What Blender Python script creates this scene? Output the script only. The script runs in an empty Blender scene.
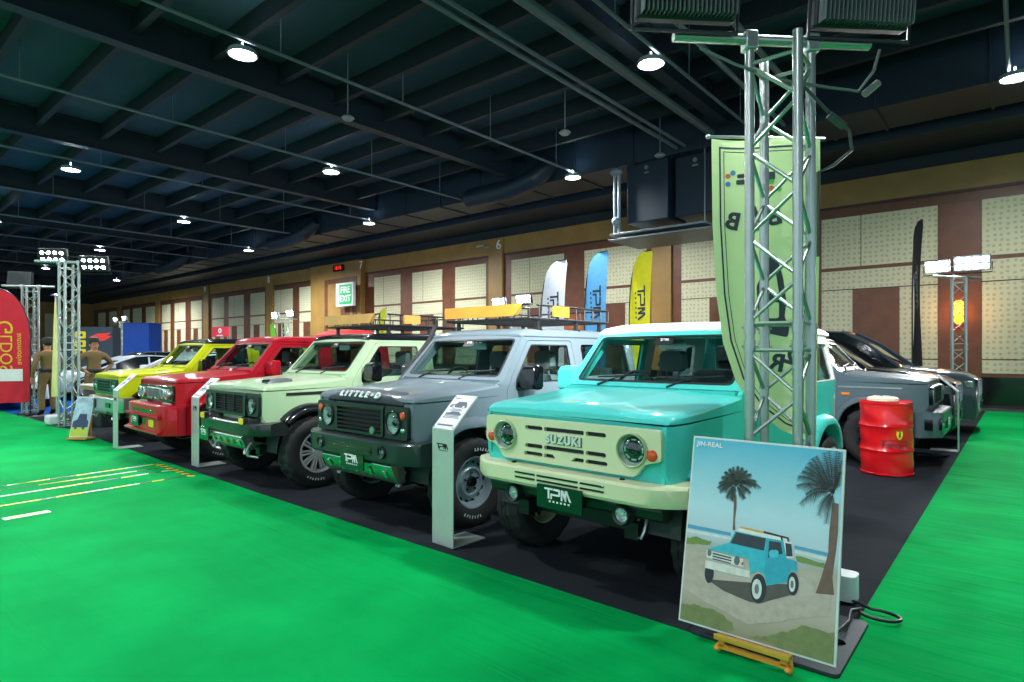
import bpy, bmesh, math, random
from mathutils import Vector, Matrix
from mathutils.geometry import tessellate_polygon
random.seed(7)
SC = bpy.context.scene
SC.cycles.transparent_max_bounces = 24
COL = SC.collection
PI = math.pi
def R(a): return math.radians(a)

# ------------------------------------------------------------------ materials
def lin(h):
    h = h.lstrip('#')
    o = []
    for i in (0, 2, 4):
        c = int(h[i:i+2], 16) / 255
        o.append(c / 12.92 if c <= .04045 else ((c + .055) / 1.055) ** 2.4)
    return (*o, 1)
MATS = {}
def mat(name, col, rough=.5, metal=0, coat=0, var=.06, scale=6, bump=0, bscale=40, emit=None, power=0, spec=.5):
    """Principled surface whose colour is broken up by a fine procedural noise."""
    if name in MATS: return MATS[name]
    m = bpy.data.materials.new(name); m.use_nodes = True
    nt = m.node_tree; N = nt.nodes; L = nt.links
    b = N['Principled BSDF']
    c = lin(col)
    tc = N.new('ShaderNodeTexCoord'); nz = N.new('ShaderNodeTexNoise')
    nz.inputs['Scale'].default_value = scale; nz.inputs['Detail'].default_value = 4
    L.new(tc.outputs['Object'], nz.inputs['Vector'])
    rp = N.new('ShaderNodeValToRGB')
    rp.color_ramp.elements[0].position = .3; rp.color_ramp.elements[1].position = .7
    rp.color_ramp.elements[0].color = tuple(x * (1 - var) for x in c[:3]) + (1,)
    rp.color_ramp.elements[1].color = tuple(min(1, x * (1 + var)) for x in c[:3]) + (1,)
    L.new(nz.outputs['Fac'], rp.inputs['Fac']); L.new(rp.outputs['Color'], b.inputs['Base Color'])
    b.inputs['Roughness'].default_value = rough; b.inputs['Metallic'].default_value = metal
    b.inputs['Coat Weight'].default_value = coat; b.inputs['Coat Roughness'].default_value = .04
    b.inputs['Specular IOR Level'].default_value = spec
    if bump:
        n2 = N.new('ShaderNodeTexNoise'); n2.inputs['Scale'].default_value = bscale; n2.inputs['Detail'].default_value = 5
        L.new(tc.outputs['Object'], n2.inputs['Vector'])
        bp = N.new('ShaderNodeBump'); bp.inputs['Strength'].default_value = bump; bp.inputs['Distance'].default_value = .02
        L.new(n2.outputs['Fac'], bp.inputs['Height']); L.new(bp.outputs['Normal'], b.inputs['Normal'])
    if emit:
        b.inputs['Emission Color'].default_value = lin(emit); b.inputs['Emission Strength'].default_value = power
    MATS[name] = m
    return m
def glass(name, tint, refl=.08):
    """Thin tinted pane: a coloured transparent layer with a fresnel mirror coat."""
    if name in MATS: return MATS[name]
    m = bpy.data.materials.new(name); m.use_nodes = True
    nt = m.node_tree; N = nt.nodes; L = nt.links
    N.remove(N['Principled BSDF'])
    tr = N.new('ShaderNodeBsdfTransparent'); gl = N.new('ShaderNodeBsdfGlossy'); mx = N.new('ShaderNodeMixShader')
    lw = N.new('ShaderNodeLayerWeight'); lw.inputs['Blend'].default_value = .5
    fr = N.new('ShaderNodeMath'); fr.operation = 'POWER'; fr.inputs[1].default_value = 4.5; L.new(lw.outputs['Facing'], fr.inputs[0])
    ad = N.new('ShaderNodeMath'); ad.operation = 'MULTIPLY_ADD'; ad.use_clamp = True; ad.inputs[1].default_value = .8; ad.inputs[2].default_value = .03+refl
    nz = N.new('ShaderNodeTexNoise'); nz.inputs['Scale'].default_value = 3
    rp = N.new('ShaderNodeValToRGB')
    rp.color_ramp.elements[0].color = lin(tint); rp.color_ramp.elements[1].color = tuple(min(1, x*1.05) for x in lin(tint)[:3]) + (1,)
    L.new(nz.outputs['Fac'], rp.inputs['Fac']); L.new(rp.outputs['Color'], tr.inputs['Color'])
    gl.inputs['Roughness'].default_value = .02
    L.new(fr.outputs[0], ad.inputs[0]); L.new(ad.outputs[0], mx.inputs['Fac'])
    L.new(tr.outputs[0], mx.inputs[1]); L.new(gl.outputs[0], mx.inputs[2])
    L.new(mx.outputs[0], N['Material Output'].inputs['Surface'])
    MATS[name] = m
    return m

black = mat('black_plastic', '#14171a', .45)
gloss_black = mat('gloss_black', '#0c0e11', .15, coat=.6)
rubber = mat('tyre_rubber', '#17191b', .75, bump=.15, bscale=60)
white = mat('white_paint', '#e6e8e8', .4)
lettering_white = mat('white_letter', '#dfe6e6', .5)
bowl = mat('lamp_bowl', '#dfe9ea', .22, .55)
chrome = mat('chrome', '#d5dadd', .12, 1)
silver = mat('brushed_silver', '#b4bcbc', .32, .9)
alu = mat('truss_aluminium', '#aeb9b4', .34, .85, bump=.05, bscale=80)
skid_m = mat('skid_alloy', '#c9d4cf', .24, 1)
darkmetal = mat('dark_metal', '#22272a', .4, .6)
orange = mat('amber_lens', '#d2481c', .2, coat=.5)
amber = mat('yellow_lens', '#e8c820', .2, coat=.5)
interior = mat('dark_interior', '#2c3436', .7)
seatcloth = mat('seat_fabric', '#5d686b', .85, bump=.2, bscale=90)
wood_yellow = mat('varnished_pine', '#d9962f', .35, coat=.3, var=.18, scale=3)
pane = glass('clear_glass', '#edf6f3', .01)
darkpane = glass('tinted_glass', '#d3dcda', .02)
lens = glass('lamp_lens', '#e8f2f0', .06)

# ------------------------------------------------------------------ mesh builder
class MB:
    def __init__(s): s.v = []; s.f = []; s.m = []; s.mi = 0
    def add(s, vs, fs):
        o = len(s.v); s.v += [tuple(v) for v in vs]
        for f in fs:
            s.f.append([i + o for i in f]); s.m.append(s.mi)
        return s
    def box(s, c, d, M=None):
        hx, hy, hz = d[0]/2, d[1]/2, d[2]/2
        vs = [Vector((x*hx, y*hy, z*hz)) for x in (-1, 1) for y in (-1, 1) for z in (-1, 1)]
        if M is not None: vs = [M @ v for v in vs]
        vs = [v + Vector(c) for v in vs]
        return s.add(vs, [(0,1,3,2),(4,6,7,5),(0,4,5,1),(2,3,7,6),(0,2,6,4),(1,5,7,3)])
    def tube(s, p0, p1, r, n=10, r1=None):
        return s.path([p0, p1], [r, r if r1 is None else r1], n)
    def path(s, pts, r, n=8, closed=False):
        pts = [Vector(p) for p in pts]; k = len(pts)
        rs = r if isinstance(r, (list, tuple)) else [r]*k
        vs = []; fs = []; up = None
        for i, p in enumerate(pts):
            a = pts[i-1] if (i > 0 or closed) else p
            b = pts[(i+1) % k] if (i < k-1 or closed) else p
            t = (b - a)
            if t.length < 1e-9: t = Vector((0,0,1))
            t.normalize()
            if up is None: up = t.orthogonal().normalized()
            else:
                up = up - t*up.dot(t)
                up = up.normalized() if up.length > 1e-6 else t.orthogonal().normalized()
            w = t.cross(up)
            for j in range(n):
                q = 2*PI*j/n
                vs.append(p + (up*math.cos(q) + w*math.sin(q))*rs[i])
        last = k if closed else k-1
        for i in range(last):
            for j in range(n):
                a = i*n+j; b = i*n+(j+1) % n; c = ((i+1) % k)*n
                fs.append((a, b, c+(j+1) % n, c+j))
        if not closed: fs += [tuple(range(n))[::-1], tuple(range((k-1)*n, k*n))]
        return s.add(vs, fs)
    def lathe(s, prof, o=(0,0,0), axis='z', n=32, a0=0, a1=2*PI, fn=None):
        """prof: (radius, height) points turned about an axis through o."""
        full = abs(a1-a0-2*PI) < 1e-6
        m = n if full else n+1
        vs = []; fs = []; k = len(prof)
        for i in range(m):
            q = a0+(a1-a0)*i/n; c, d = math.cos(q), math.sin(q)
            for j, (r, h) in enumerate(prof):
                if fn: r, h = fn(r, h, i, j)
                p = {'z': (r*c, r*d, h), 'x': (h, r*c, r*d), 'y': (r*c, h, r*d)}[axis]
                vs.append((p[0]+o[0], p[1]+o[1], p[2]+o[2]))
        for i in range(n):
            for j in range(k-1):
                a = (i % m)*k+j; b = ((i+1) % m)*k+j
                fs.append((a, b, b+1, a+1))
        return s.add(vs, fs)
    def plate(s, outer, holes=(), t=.01, fn=None, cu=(), cv=()):
        """A flat outline with holes, given thickness t, bent into place by fn(u, v, w)."""
        bm = bmesh.new(); loops = [outer] + list(holes)
        flat = [p for l in loops for p in l]
        bv = [bm.verts.new((p[0], p[1], 0)) for p in flat]
        for tr in tessellate_polygon([[Vector((p[0], p[1], 0)) for p in l] for l in loops]):
            try: bm.faces.new([bv[i] for i in tr])
            except ValueError: pass
        for k, cuts in ((0, cu), (1, cv)):
            for c in cuts:
                co = Vector((c, 0, 0)) if k == 0 else Vector((0, c, 0))
                no = Vector((1, 0, 0)) if k == 0 else Vector((0, 1, 0))
                bmesh.ops.bisect_plane(bm, geom=bm.verts[:]+bm.edges[:]+bm.faces[:], plane_co=co, plane_no=no)
        bm.verts.index_update(); n = len(bm.verts)
        P = [v.co.copy() for v in bm.verts]
        fs = []
        for f in bm.faces:
            ix = [v.index for v in f.verts]
            if f.normal.z < 0: ix.reverse()
            fs.append(ix); fs.append([i+n for i in reversed(ix)])
        for e in bm.edges:
            if len(e.link_faces) == 1:
                a, b = e.verts[0].index, e.verts[1].index
                fs.append((a, b, b+n, a+n))
        bm.free()
        fn = fn or (lambda u, v, w: (u, v, w))
        return s.add([fn(p.x, p.y, 0) for p in P]+[fn(p.x, p.y, -t) for p in P], fs)
    def loft(s, secs, ring=True, caps=True):
        k = len(secs[0]); vs = [p for q in secs for p in q]; fs = []
        for i in range(len(secs)-1):
            for j in range(k if ring else k-1):
                a = i*k+j; b = i*k+(j+1) % k
                fs.append((a, b, b+k, a+k))
        if caps and ring: fs += [tuple(range(k))[::-1], tuple(range((len(secs)-1)*k, len(secs)*k))]
        return s.add(vs, fs)
    def ball(s, c, r, nu=16, nv=10):
        r = (r, r, r) if not isinstance(r, (tuple, list)) else r
        secs = []
        for i in range(1, nv):
            a = PI*i/nv
            secs.append([(c[0]+r[0]*math.sin(a)*math.cos(2*PI*j/nu), c[1]+r[1]*math.sin(a)*math.sin(2*PI*j/nu), c[2]+r[2]*math.cos(a)) for j in range(nu)])
        return s.loft(secs)
    def text(s, body, size, fn, t=.004, shear=0, spacing=1, align='CENTER', bold=0):
        c = bpy.data.curves.new('lettering', 'FONT'); c.body = body; c.size = size; c.extrude = t/2; c.offset = bold; c.shear = shear
        c.space_character = spacing; c.align_x = align; c.align_y = 'CENTER'; c.resolution_u = 3
        o = bpy.data.objects.new('lettering', c); me = o.to_mesh()
        s.add([fn(v.co.x, v.co.y, v.co.z) for v in me.vertices], [list(p.vertices) for p in me.polygons])
        o.to_mesh_clear(); bpy.data.objects.remove(o); bpy.data.curves.remove(c)
        return s
    def build(s, name, mats, parent=None, bevel=0, smooth=35, loc=None, segs=2):
        me = bpy.data.meshes.new(name)
        me.from_pydata(s.v, [], s.f); me.update()
        bm = bmesh.new(); bm.from_mesh(me)
        for f, mi in zip(bm.faces, s.m): f.material_index = mi; f.smooth = True
        bmesh.ops.remove_doubles(bm, verts=bm.verts, dist=1e-5)
        bmesh.ops.recalc_face_normals(bm, faces=bm.faces)
        bm.to_mesh(me); bm.free()
        for m in (mats if isinstance(mats, (list, tuple)) else [mats]): me.materials.append(m)
        me.set_sharp_from_angle(angle=R(smooth))
        o = bpy.data.objects.new(name, me); COL.objects.link(o)
        if parent is not None: o.parent = parent
        if loc is not None: o.location = loc
        if bevel:
            b = o.modifiers.new('edge', 'BEVEL'); b.width = bevel; b.segments = segs; b.limit_method = 'ANGLE'; b.angle_limit = R(40)
            b.use_clamp_overlap = True
            b.harden_normals = False
        return o

def tag(o, label=None, cat=None, group=None, kind=None):
    for k, v in (('label', label), ('category', cat), ('group', group), ('kind', kind)):
        if v: o[k] = v
    return o
def thing(name, label, cat, loc=(0,0,0), rz=0, group=None):
    o = bpy.data.objects.new(name, None); COL.objects.link(o)
    o.location = loc; o.rotation_euler = (0, 0, rz); o.empty_display_size = .2
    return tag(o, label, cat, group)
def rrect(x0, y0, x1, y1, r, n=4):
    rs = r if isinstance(r, (list, tuple)) else [r]*4
    out = []
    for (cx, cy, a), q in zip(((x1, y1, 0), (x0, y1, 90), (x0, y0, 180), (x1, y0, 270)), rs):
        sx = -1 if cx == x1 else 1; sy = -1 if cy == y1 else 1
        for k in range(n+1):
            t = R(a+90*k/n)
            out.append((cx+sx*q+q*math.cos(t), cy+sy*q+q*math.sin(t)))
    return out
def circle(cx, cy, r, n=20, ry=None):
    ry = ry or r
    return [(cx+r*math.cos(2*PI*i/n), cy+ry*math.sin(2*PI*i/n)) for i in range(n)]
def rounded(pts, r=.02, n=3):
    """Rounds every corner of a polygon."""
    out = []; k = len(pts)
    for i in range(k):
        p = Vector(pts[i]); a = Vector(pts[i-1]); b = Vector(pts[(i+1) % k])
        q = min(r, (a-p).length*.45, (b-p).length*.45)
        a = p+(a-p).normalized()*q; b = p+(b-p).normalized()*q
        for j in range(n+1):
            t = j/n
            out.append(tuple((1-t)**2*a+2*t*(1-t)*p+t*t*b))
    return out
TPM = [[(0,1),(1.02,1),(.97,.83),(.03,.83)], [(.40,.84),(.60,.84),(.60,0),(.40,0)],
       [(1.08,1),(1.75,1),(1.86,.9),(1.86,.78),(1.05,.83)], [(1.66,.8),(1.86,.8),(1.86,.42),(1.66,.42)],
       [(.72,.5),(1.86,.5),(1.86,.42),(1.76,.33),(.72,.33)], [(.72,.4),(.9,.4),(.9,0),(.72,0)],
       [(1.95,0),(2.13,0),(2.13,1),(1.95,1)], [(1.97,1),(2.2,1),(2.56,.2),(2.42,0)], [(2.40,0),(2.58,0),(2.58,.98),(2.40,.98)],
       [(2.45,1),(2.66,1),(3.15,0),(2.93,0)]]
def tpm(mb, size, fn, t=.003, dots=True):
    """The three-letter mark with its row of small characters below, centred on the origin."""
    for q in TPM: mb.plate([((x-1.57)*size, (y-.4)*size) for x, y in q], (), t, fn)
    if dots:
        for i in range(6):
            x = (.55+i*.44-1.57)*size
            mb.plate([(x, -.72*size), (x+.2*size, -.72*size), (x+.2*size, -.56*size), (x, -.56*size)], (), t, fn)
GREEN='#009c4c'; DOWN=1050; FLOOD=1100; AMB=1.0; EXPO=0.35
# ------------------------------------------------------------------ box-shaped off-roader
# local frame: x across, y from the front axle (0) to the rear axle (2.25), z up
def side_x(y, z):
    x = .7375
    if z < 1.1: x -= .020*((1.1-z)/.6)**2
    if z > 1.2: x -= (z-1.2)*.20
    if y < -.38: x -= .045*((-.38-y)/.19)**2
    if y > 2.65: x -= .05*((y-2.65)/.22)**2
    return x
def arch(cy, r, zc=.40, a0=8, a1=172, n=14, sq=1.06):
    """wheel opening, slightly squared"""
    o = []
    for i in range(n+1):
        a = R(a0+(a1-a0)*i/n); c, s = math.cos(a), math.sin(a)
        k = 1+(sq-1)*abs(math.sin(2*a))
        o.append((cy+r*k*c, zc+r*k*s))
    return o
SIDE_CUTS = dict(cu=(-.52, -.46, -.38, 2.65, 2.76), cv=(.65, .8, .95, 1.1, 1.2))
DOOR_OUT = [(.505,.55),(.485,.75),(.48,1.13),(.555,1.25),(.865,1.595),(1.575,1.60),(1.60,1.15),(1.58,.55)]
def side_panel(mb, sg, lift=0):
    out = [(-.52,.69),(-.575,.80),(-.575,1.062),(.0,1.072),(.37,1.083),(.385,1.19),(.435,1.225),(.805,1.645),(2.79,1.645),(2.865,1.2),(2.87,.62),(2.72,.60)]
    out += arch(2.25, .43) + [(1.80,.47),(.45,.47)] + arch(0, .43, a1=142)
    hole2 = rounded([(1.73,1.22),(2.70,1.22),(2.64,1.56),(1.73,1.56)], .05)
    fn = lambda u, v, w: (sg*(side_x(u, v)+w), u, v)
    mb.plate(out, [rounded(DOOR_OUT, .03), hole2], .03, fn, **SIDE_CUTS)
def inset(poly, d):
    """shrinks a simple polygon by d"""
    k = len(poly); area = sum(poly[i-1][0]*poly[i][1]-poly[i][0]*poly[i-1][1] for i in range(k))
    sg = 1 if area > 0 else -1; out = []
    for i in range(k):
        p = Vector(poly[i]); a = (p-Vector(poly[i-1])).normalized(); b = (Vector(poly[(i+1) % k])-p).normalized()
        na = Vector((-a.y, a.x))*sg; nb = Vector((-b.y, b.x))*sg
        m = (na+nb); m = m/max(.3, m.length_squared/2) if m.length > 1e-6 else na
        out.append(tuple(p+m*d))
    return out
WL = math.hypot(.37, .42)
def shield(u, v, w):
    """the plane of the windscreen: u across, v up the slope"""
    bow = .035*(1-(u/.72)**2)
    return (u, .435+.37*v/WL-.75*w*1.0-bow, 1.225+.42*v/WL+.66*w)
def flare(mb, sg, cy, wide=.085, r=.43, tail=0):
    secs = []; n = 22
    pts = [(cy+r*1.12, .42)] + arch(cy, r, .40, 4, 176, n, 1.07) + [(cy-r*1.12, .42)]
    pts = arch(cy, r, .40, 6, 138, n, 1.07) if cy < 1 else arch(cy, r, .40, 22, 174, n, 1.07)
    for (y, z) in pts:
        d = Vector((y-cy, z-.40)).normalized()
        x0 = side_x(y, z)-.03
        sec = []
        for (x, q) in ((0,-.004),(wide+.02,-.004),(wide+.03,.006),(wide+.03,.034),(wide+.012,.062),(wide-.02,.078),(.035,.088),(0,.088)):
            sec.append((sg*(x0+x), y+d.x*q, z+d.y*q))
        secs.append(sec)
    mb.loft(secs)
def bonnet(mb, plateau=True, cut=None):
    secs = []
    for (y, zs, ze, zc) in ((-.572,1.072,1.078,1.085),(-.57,1.072,1.092,1.102),(-.55,1.072,1.108,1.122),(-.48,1.073,1.122,1.143),(-.36,1.075,1.131,1.158),(-.2,1.077,1.140,1.168),(.05,1.080,1.158,1.185),(.22,1.082,1.172,1.198),(.345,1.084,1.183,1.206),(.385,1.084,1.185,1.206)):
        e = side_x(y, 1.08)
        p = .40-.10*max(0, min(1, (-y+.5)))
        row = [(e, zs), (e, ze-.022), (e-.012, ze-.008), (e-.04, ze), (p+.16, ze+.008), (p+.03, ze+.014), (p-.03, zc if plateau else ze+.016), (.2, zc+.003), (0, zc+.004)]
        secs.append([(x, y, z) for x, z in row]+[(-x, y, z) for x, z in reversed(row[:-1])]+[(-.3, y, zs), (.3, y, zs)])
    mb.loft(secs)
WHEELS = {}
def tyre_mesh(mb, r=.37, w=.225, rim=.205):
    n = 80; h = w/2
    prof = [(rim,-h*.72),(rim+.018,-h*.82),((r+rim)/2,-h*1.02),(r-.045,-h*1.0),(r-.016,-h*.93),(r-.002,-h*.84),(r,-h*.62),(r,-h*.52),(r,-h*.47),(r,-h*.2),(r,-h*.14),(r,h*.14),(r,h*.2),(r,h*.47),(r,h*.52),(r,h*.62),(r-.002,h*.84),(r-.016,h*.93),(r-.045,h*1.0),((r+rim)/2,h*1.02),(rim+.018,h*.82),(rim,h*.72)]
    groove = {8, 13, 10, 11}
    def fn(q, x, i, j):
        if 4 <= j <= 17:
            ph = (i+(1 if j > 11 else 0)) % 4
            lug = 6 <= j <= 15
            if lug and ph == 0: q -= .011
            if j in groove and lug: q -= .011 if (i//2) % 2 else .004
            if j in (4, 5, 16, 17) and (i % 4) < 2: q -= .010
        return q, x
    mb.lathe(prof, axis='x', n=n, fn=fn)
    mb.mi = 1
    for a0 in (58, 238):                                  # raised white sidewall characters
        for k in range(7):
            a = R(a0+k*6.4)
            for q, l in ((rim+.070, .024),):
                c = Vector((h*1.01+.004, q*math.cos(a), q*math.sin(a)))
                M = Matrix.Rotation(a, 3, 'X')
                mb.box(c, (.003, l, .007), M)
                if k % 2: mb.box(c+M @ Vector((0, -l*.42, .008)), (.003, .005, .012), M)
def rim_steel(mb, rim=.205, holes=14):
    prof = [(rim,-.085),(rim+.006,-.08),(rim-.012,-.07),(rim-.022,.0),(rim-.014,.066),(rim+.004,.078),(rim+.010,.086),(rim+.002,.090),(rim-.010,.084),(rim-.020,.060),(rim-.030,.028),(rim-.050,.018),(rim-.075,.030),(rim-.096,.050),(rim-.106,.050),(rim-.112,.036),(.045,.032),(.043,.055)]
    mb.lathe(prof, axis='x', n=48)
    mb.mi = 1
    mb.lathe([(.046,.03),(.046,.062),(.038,.072),(.0,.074)], axis='x', n=20)
    for k in range(holes):
        a = 2*PI*k/holes; q = rim-.046
        M = Matrix.Rotation(a, 3, 'X')
        secs = []
        for x in (.012, .0235):
            secs.append([Vector((x, 0, 0))+M @ Vector((0, q+.013*math.cos(t*PI/5), .019*math.sin(t*PI/5))) for t in range(10)])
        mb.loft(secs)
    for k in range(5):
        a = 2*PI*k/5+.3
        mb.tube((.03, .075*math.cos(a), .075*math.sin(a)), (.05, .075*math.cos(a), .075*math.sin(a)), .010, 6)
def rim_spoke(mb, rim=.205, n=10):
    mb.mi = 1
    mb.lathe([(rim-.012,-.08),(rim-.02,.0),(rim-.03,.02),(.05,.0),(0,.0)], axis='x', n=40)
    mb.mi = 0
    mb.lathe([(rim,-.085),(rim+.006,-.08),(rim-.012,-.07),(rim-.018,.03),(rim-.012,.07),(rim+.006,.08),(rim+.012,.088),(rim,.092),(rim-.022,.074),(rim-.026,.04)], axis='x', n=48)
    mb.lathe([(.0,.066),(.055,.064),(.07,.05),(.07,.01)], axis='x', n=30)
    for k in range(n):
        a = 2*PI*k/n; M = Matrix.Rotation(a, 3, 'X')
        for da in (-.03, .03):
            secs = []
            for (q, hw, x) in ((.06, .010, .058), (.12, .010, .066), (rim-.018, .012, .07)):
                o = da*(.5+q/rim*.7)*.55
                secs.append([M @ Vector((xx, q, o+s)) for xx, s in ((x-.03,-hw),(x,-hw*.8),(x,hw*.8),(x-.03,hw))])
            mb.loft(secs)
        secs = [[M @ Vector((xx, q, s)) for xx, s in ((.03,-.034),(.072,-.028),(.072,.028),(.03,.034))] for q in (rim-.03, rim-.005)]
        mb.loft(secs)
def wheel_source(key, r, rim, style, rmat, wallmat):
    """mesh data for one tyre and one rim; kept for reuse on all four corners"""
    if key in WHEELS: return WHEELS[key]
    a = MB(); tyre_mesh(a, r, .235, rim)
    ta = a.build('tyre', [rubber, wallmat])
    b = MB(); (rim_steel if style == 'steel' else rim_spoke)(b, rim)
    tb = b.build('rim', [rmat, gloss_black])
    WHEELS[key] = (ta.data, tb.data)
    bpy.data.objects.remove(ta); bpy.data.objects.remove(tb)
    return WHEELS[key]
def put_wheel(root, data, x, y, z, steer=0, name='wheel'):
    o = bpy.data.objects.new(name, data[0]); COL.objects.link(o); o.parent = root
    o.location = (x, y, z); o.rotation_euler = (random.uniform(0, 0), 0, (0 if x > 0 else PI)+steer)
    c = bpy.data.objects.new('rim', data[1]); COL.objects.link(c); c.parent = o
    return o
def lamp_round(root, x, y, z, r, bezel, name='headlight', facing=-1):
    """round headlight: chrome bowl, projector and rim, with a clear lens"""
    mb = MB()
    mb.lathe([(r*1.0, -.012), (r*.96, .004), (r*.8, .03), (r*.45, .055), (0, .06)], (x, y, z), 'y', 28)
    for k in range(8):
        a = 2*PI*k/8
        mb.box((x+r*.66*math.cos(a), y+.022, z+r*.66*math.sin(a)), (r*.10, .02, r*.34), Matrix.Rotation(-a, 3, 'Y'))
    mb.mi = 1
    mb.lathe([(r*1.16, .02), (r*1.16, -.016), (r*1.08, -.026), (r*1.0, -.02), (r*.98, .0)], (x, y, z), 'y', 32)
    mb.mi = 2
    mb.lathe([(r*.34, .03), (r*.34, .004), (r*.28, -.002), (r*.26, .02)], (x, y, z), 'y', 18)
    o = mb.build(name, [bowl, bezel, gloss_black], root)
    l = MB(); l.lathe([(r*1.0, -.010), (r*.8, -.024), (r*.45, -.034), (0, -.037)], (x, y, z), 'y', 28)
    l.build('lamp_lens', lens, o)
    return o
def lamp_small(root, x, y, z, r, m, name):
    mb = MB(); mb.lathe([(r*1.15, .01), (r*1.12, -.002), (r, -.006), (r*.6, -.011), (0, -.012)], (x, y, z), 'y', 18)
    return mb.build(name, m, root)
def front(y0): return lambda u, v, w: (u, y0-w*1.0, v)        # plate facing the front: thickness runs back
def number_plate(root, x, y, z, w=.36, h=.155):
    mb = MB(); mb.plate(rrect(x-w/2, z-h/2, x+w/2, z+h/2, .01), (), .012, front(y))
    o = mb.build('show_plate', mat('plate_green_reflection', '#0b2a20', .16, coat=.5), root, .002)  # carpet's green reflection is put into the black plate's colour
    t = MB(); tpm(t, w*.19, lambda u, v, q: (x-.005+u, y-.0045-q, z+.018+v), .003)
    t.build('lettering', lettering_white, o)
    return o
def seat(root, x, y):
    mb = MB()
    mb.loft([[(x+sx*.24, y+dy, z) for sx, z in ((-1,.60),(-.9,.78),(-.5,.76),(.5,.76),(.9,.78),(1,.60))] for dy in (-.26,-.1,.2,.26)])
    mb.loft([[(x+sx*w, y+.22+k*.12+d, .66+k*.58) for sx, d in ((-1,.0),(-.8,-.07),(-.4,-.03),(.4,-.03),(.8,-.07),(1,.0),(.7,.08),(-.7,.08))] for k, w in ((0,.22),(.4,.25),(.85,.24),(1,.16))])
    mb.loft([[(x+sx*w, y+.35+d, 1.30+k) for sx, d in ((-1,0),(-.8,-.05),(.8,-.05),(1,0),(.8,.05),(-.8,.05))] for k, w in ((0,.10),(.03,.14),(.16,.14),(.19,.10))])
    for s in (-.06, .06): mb.tube((x+s, y+.34, 1.2), (x+s, y+.35, 1.32), .008, 6)
    return mb.build('seat', seatcloth, root, .01)
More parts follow.
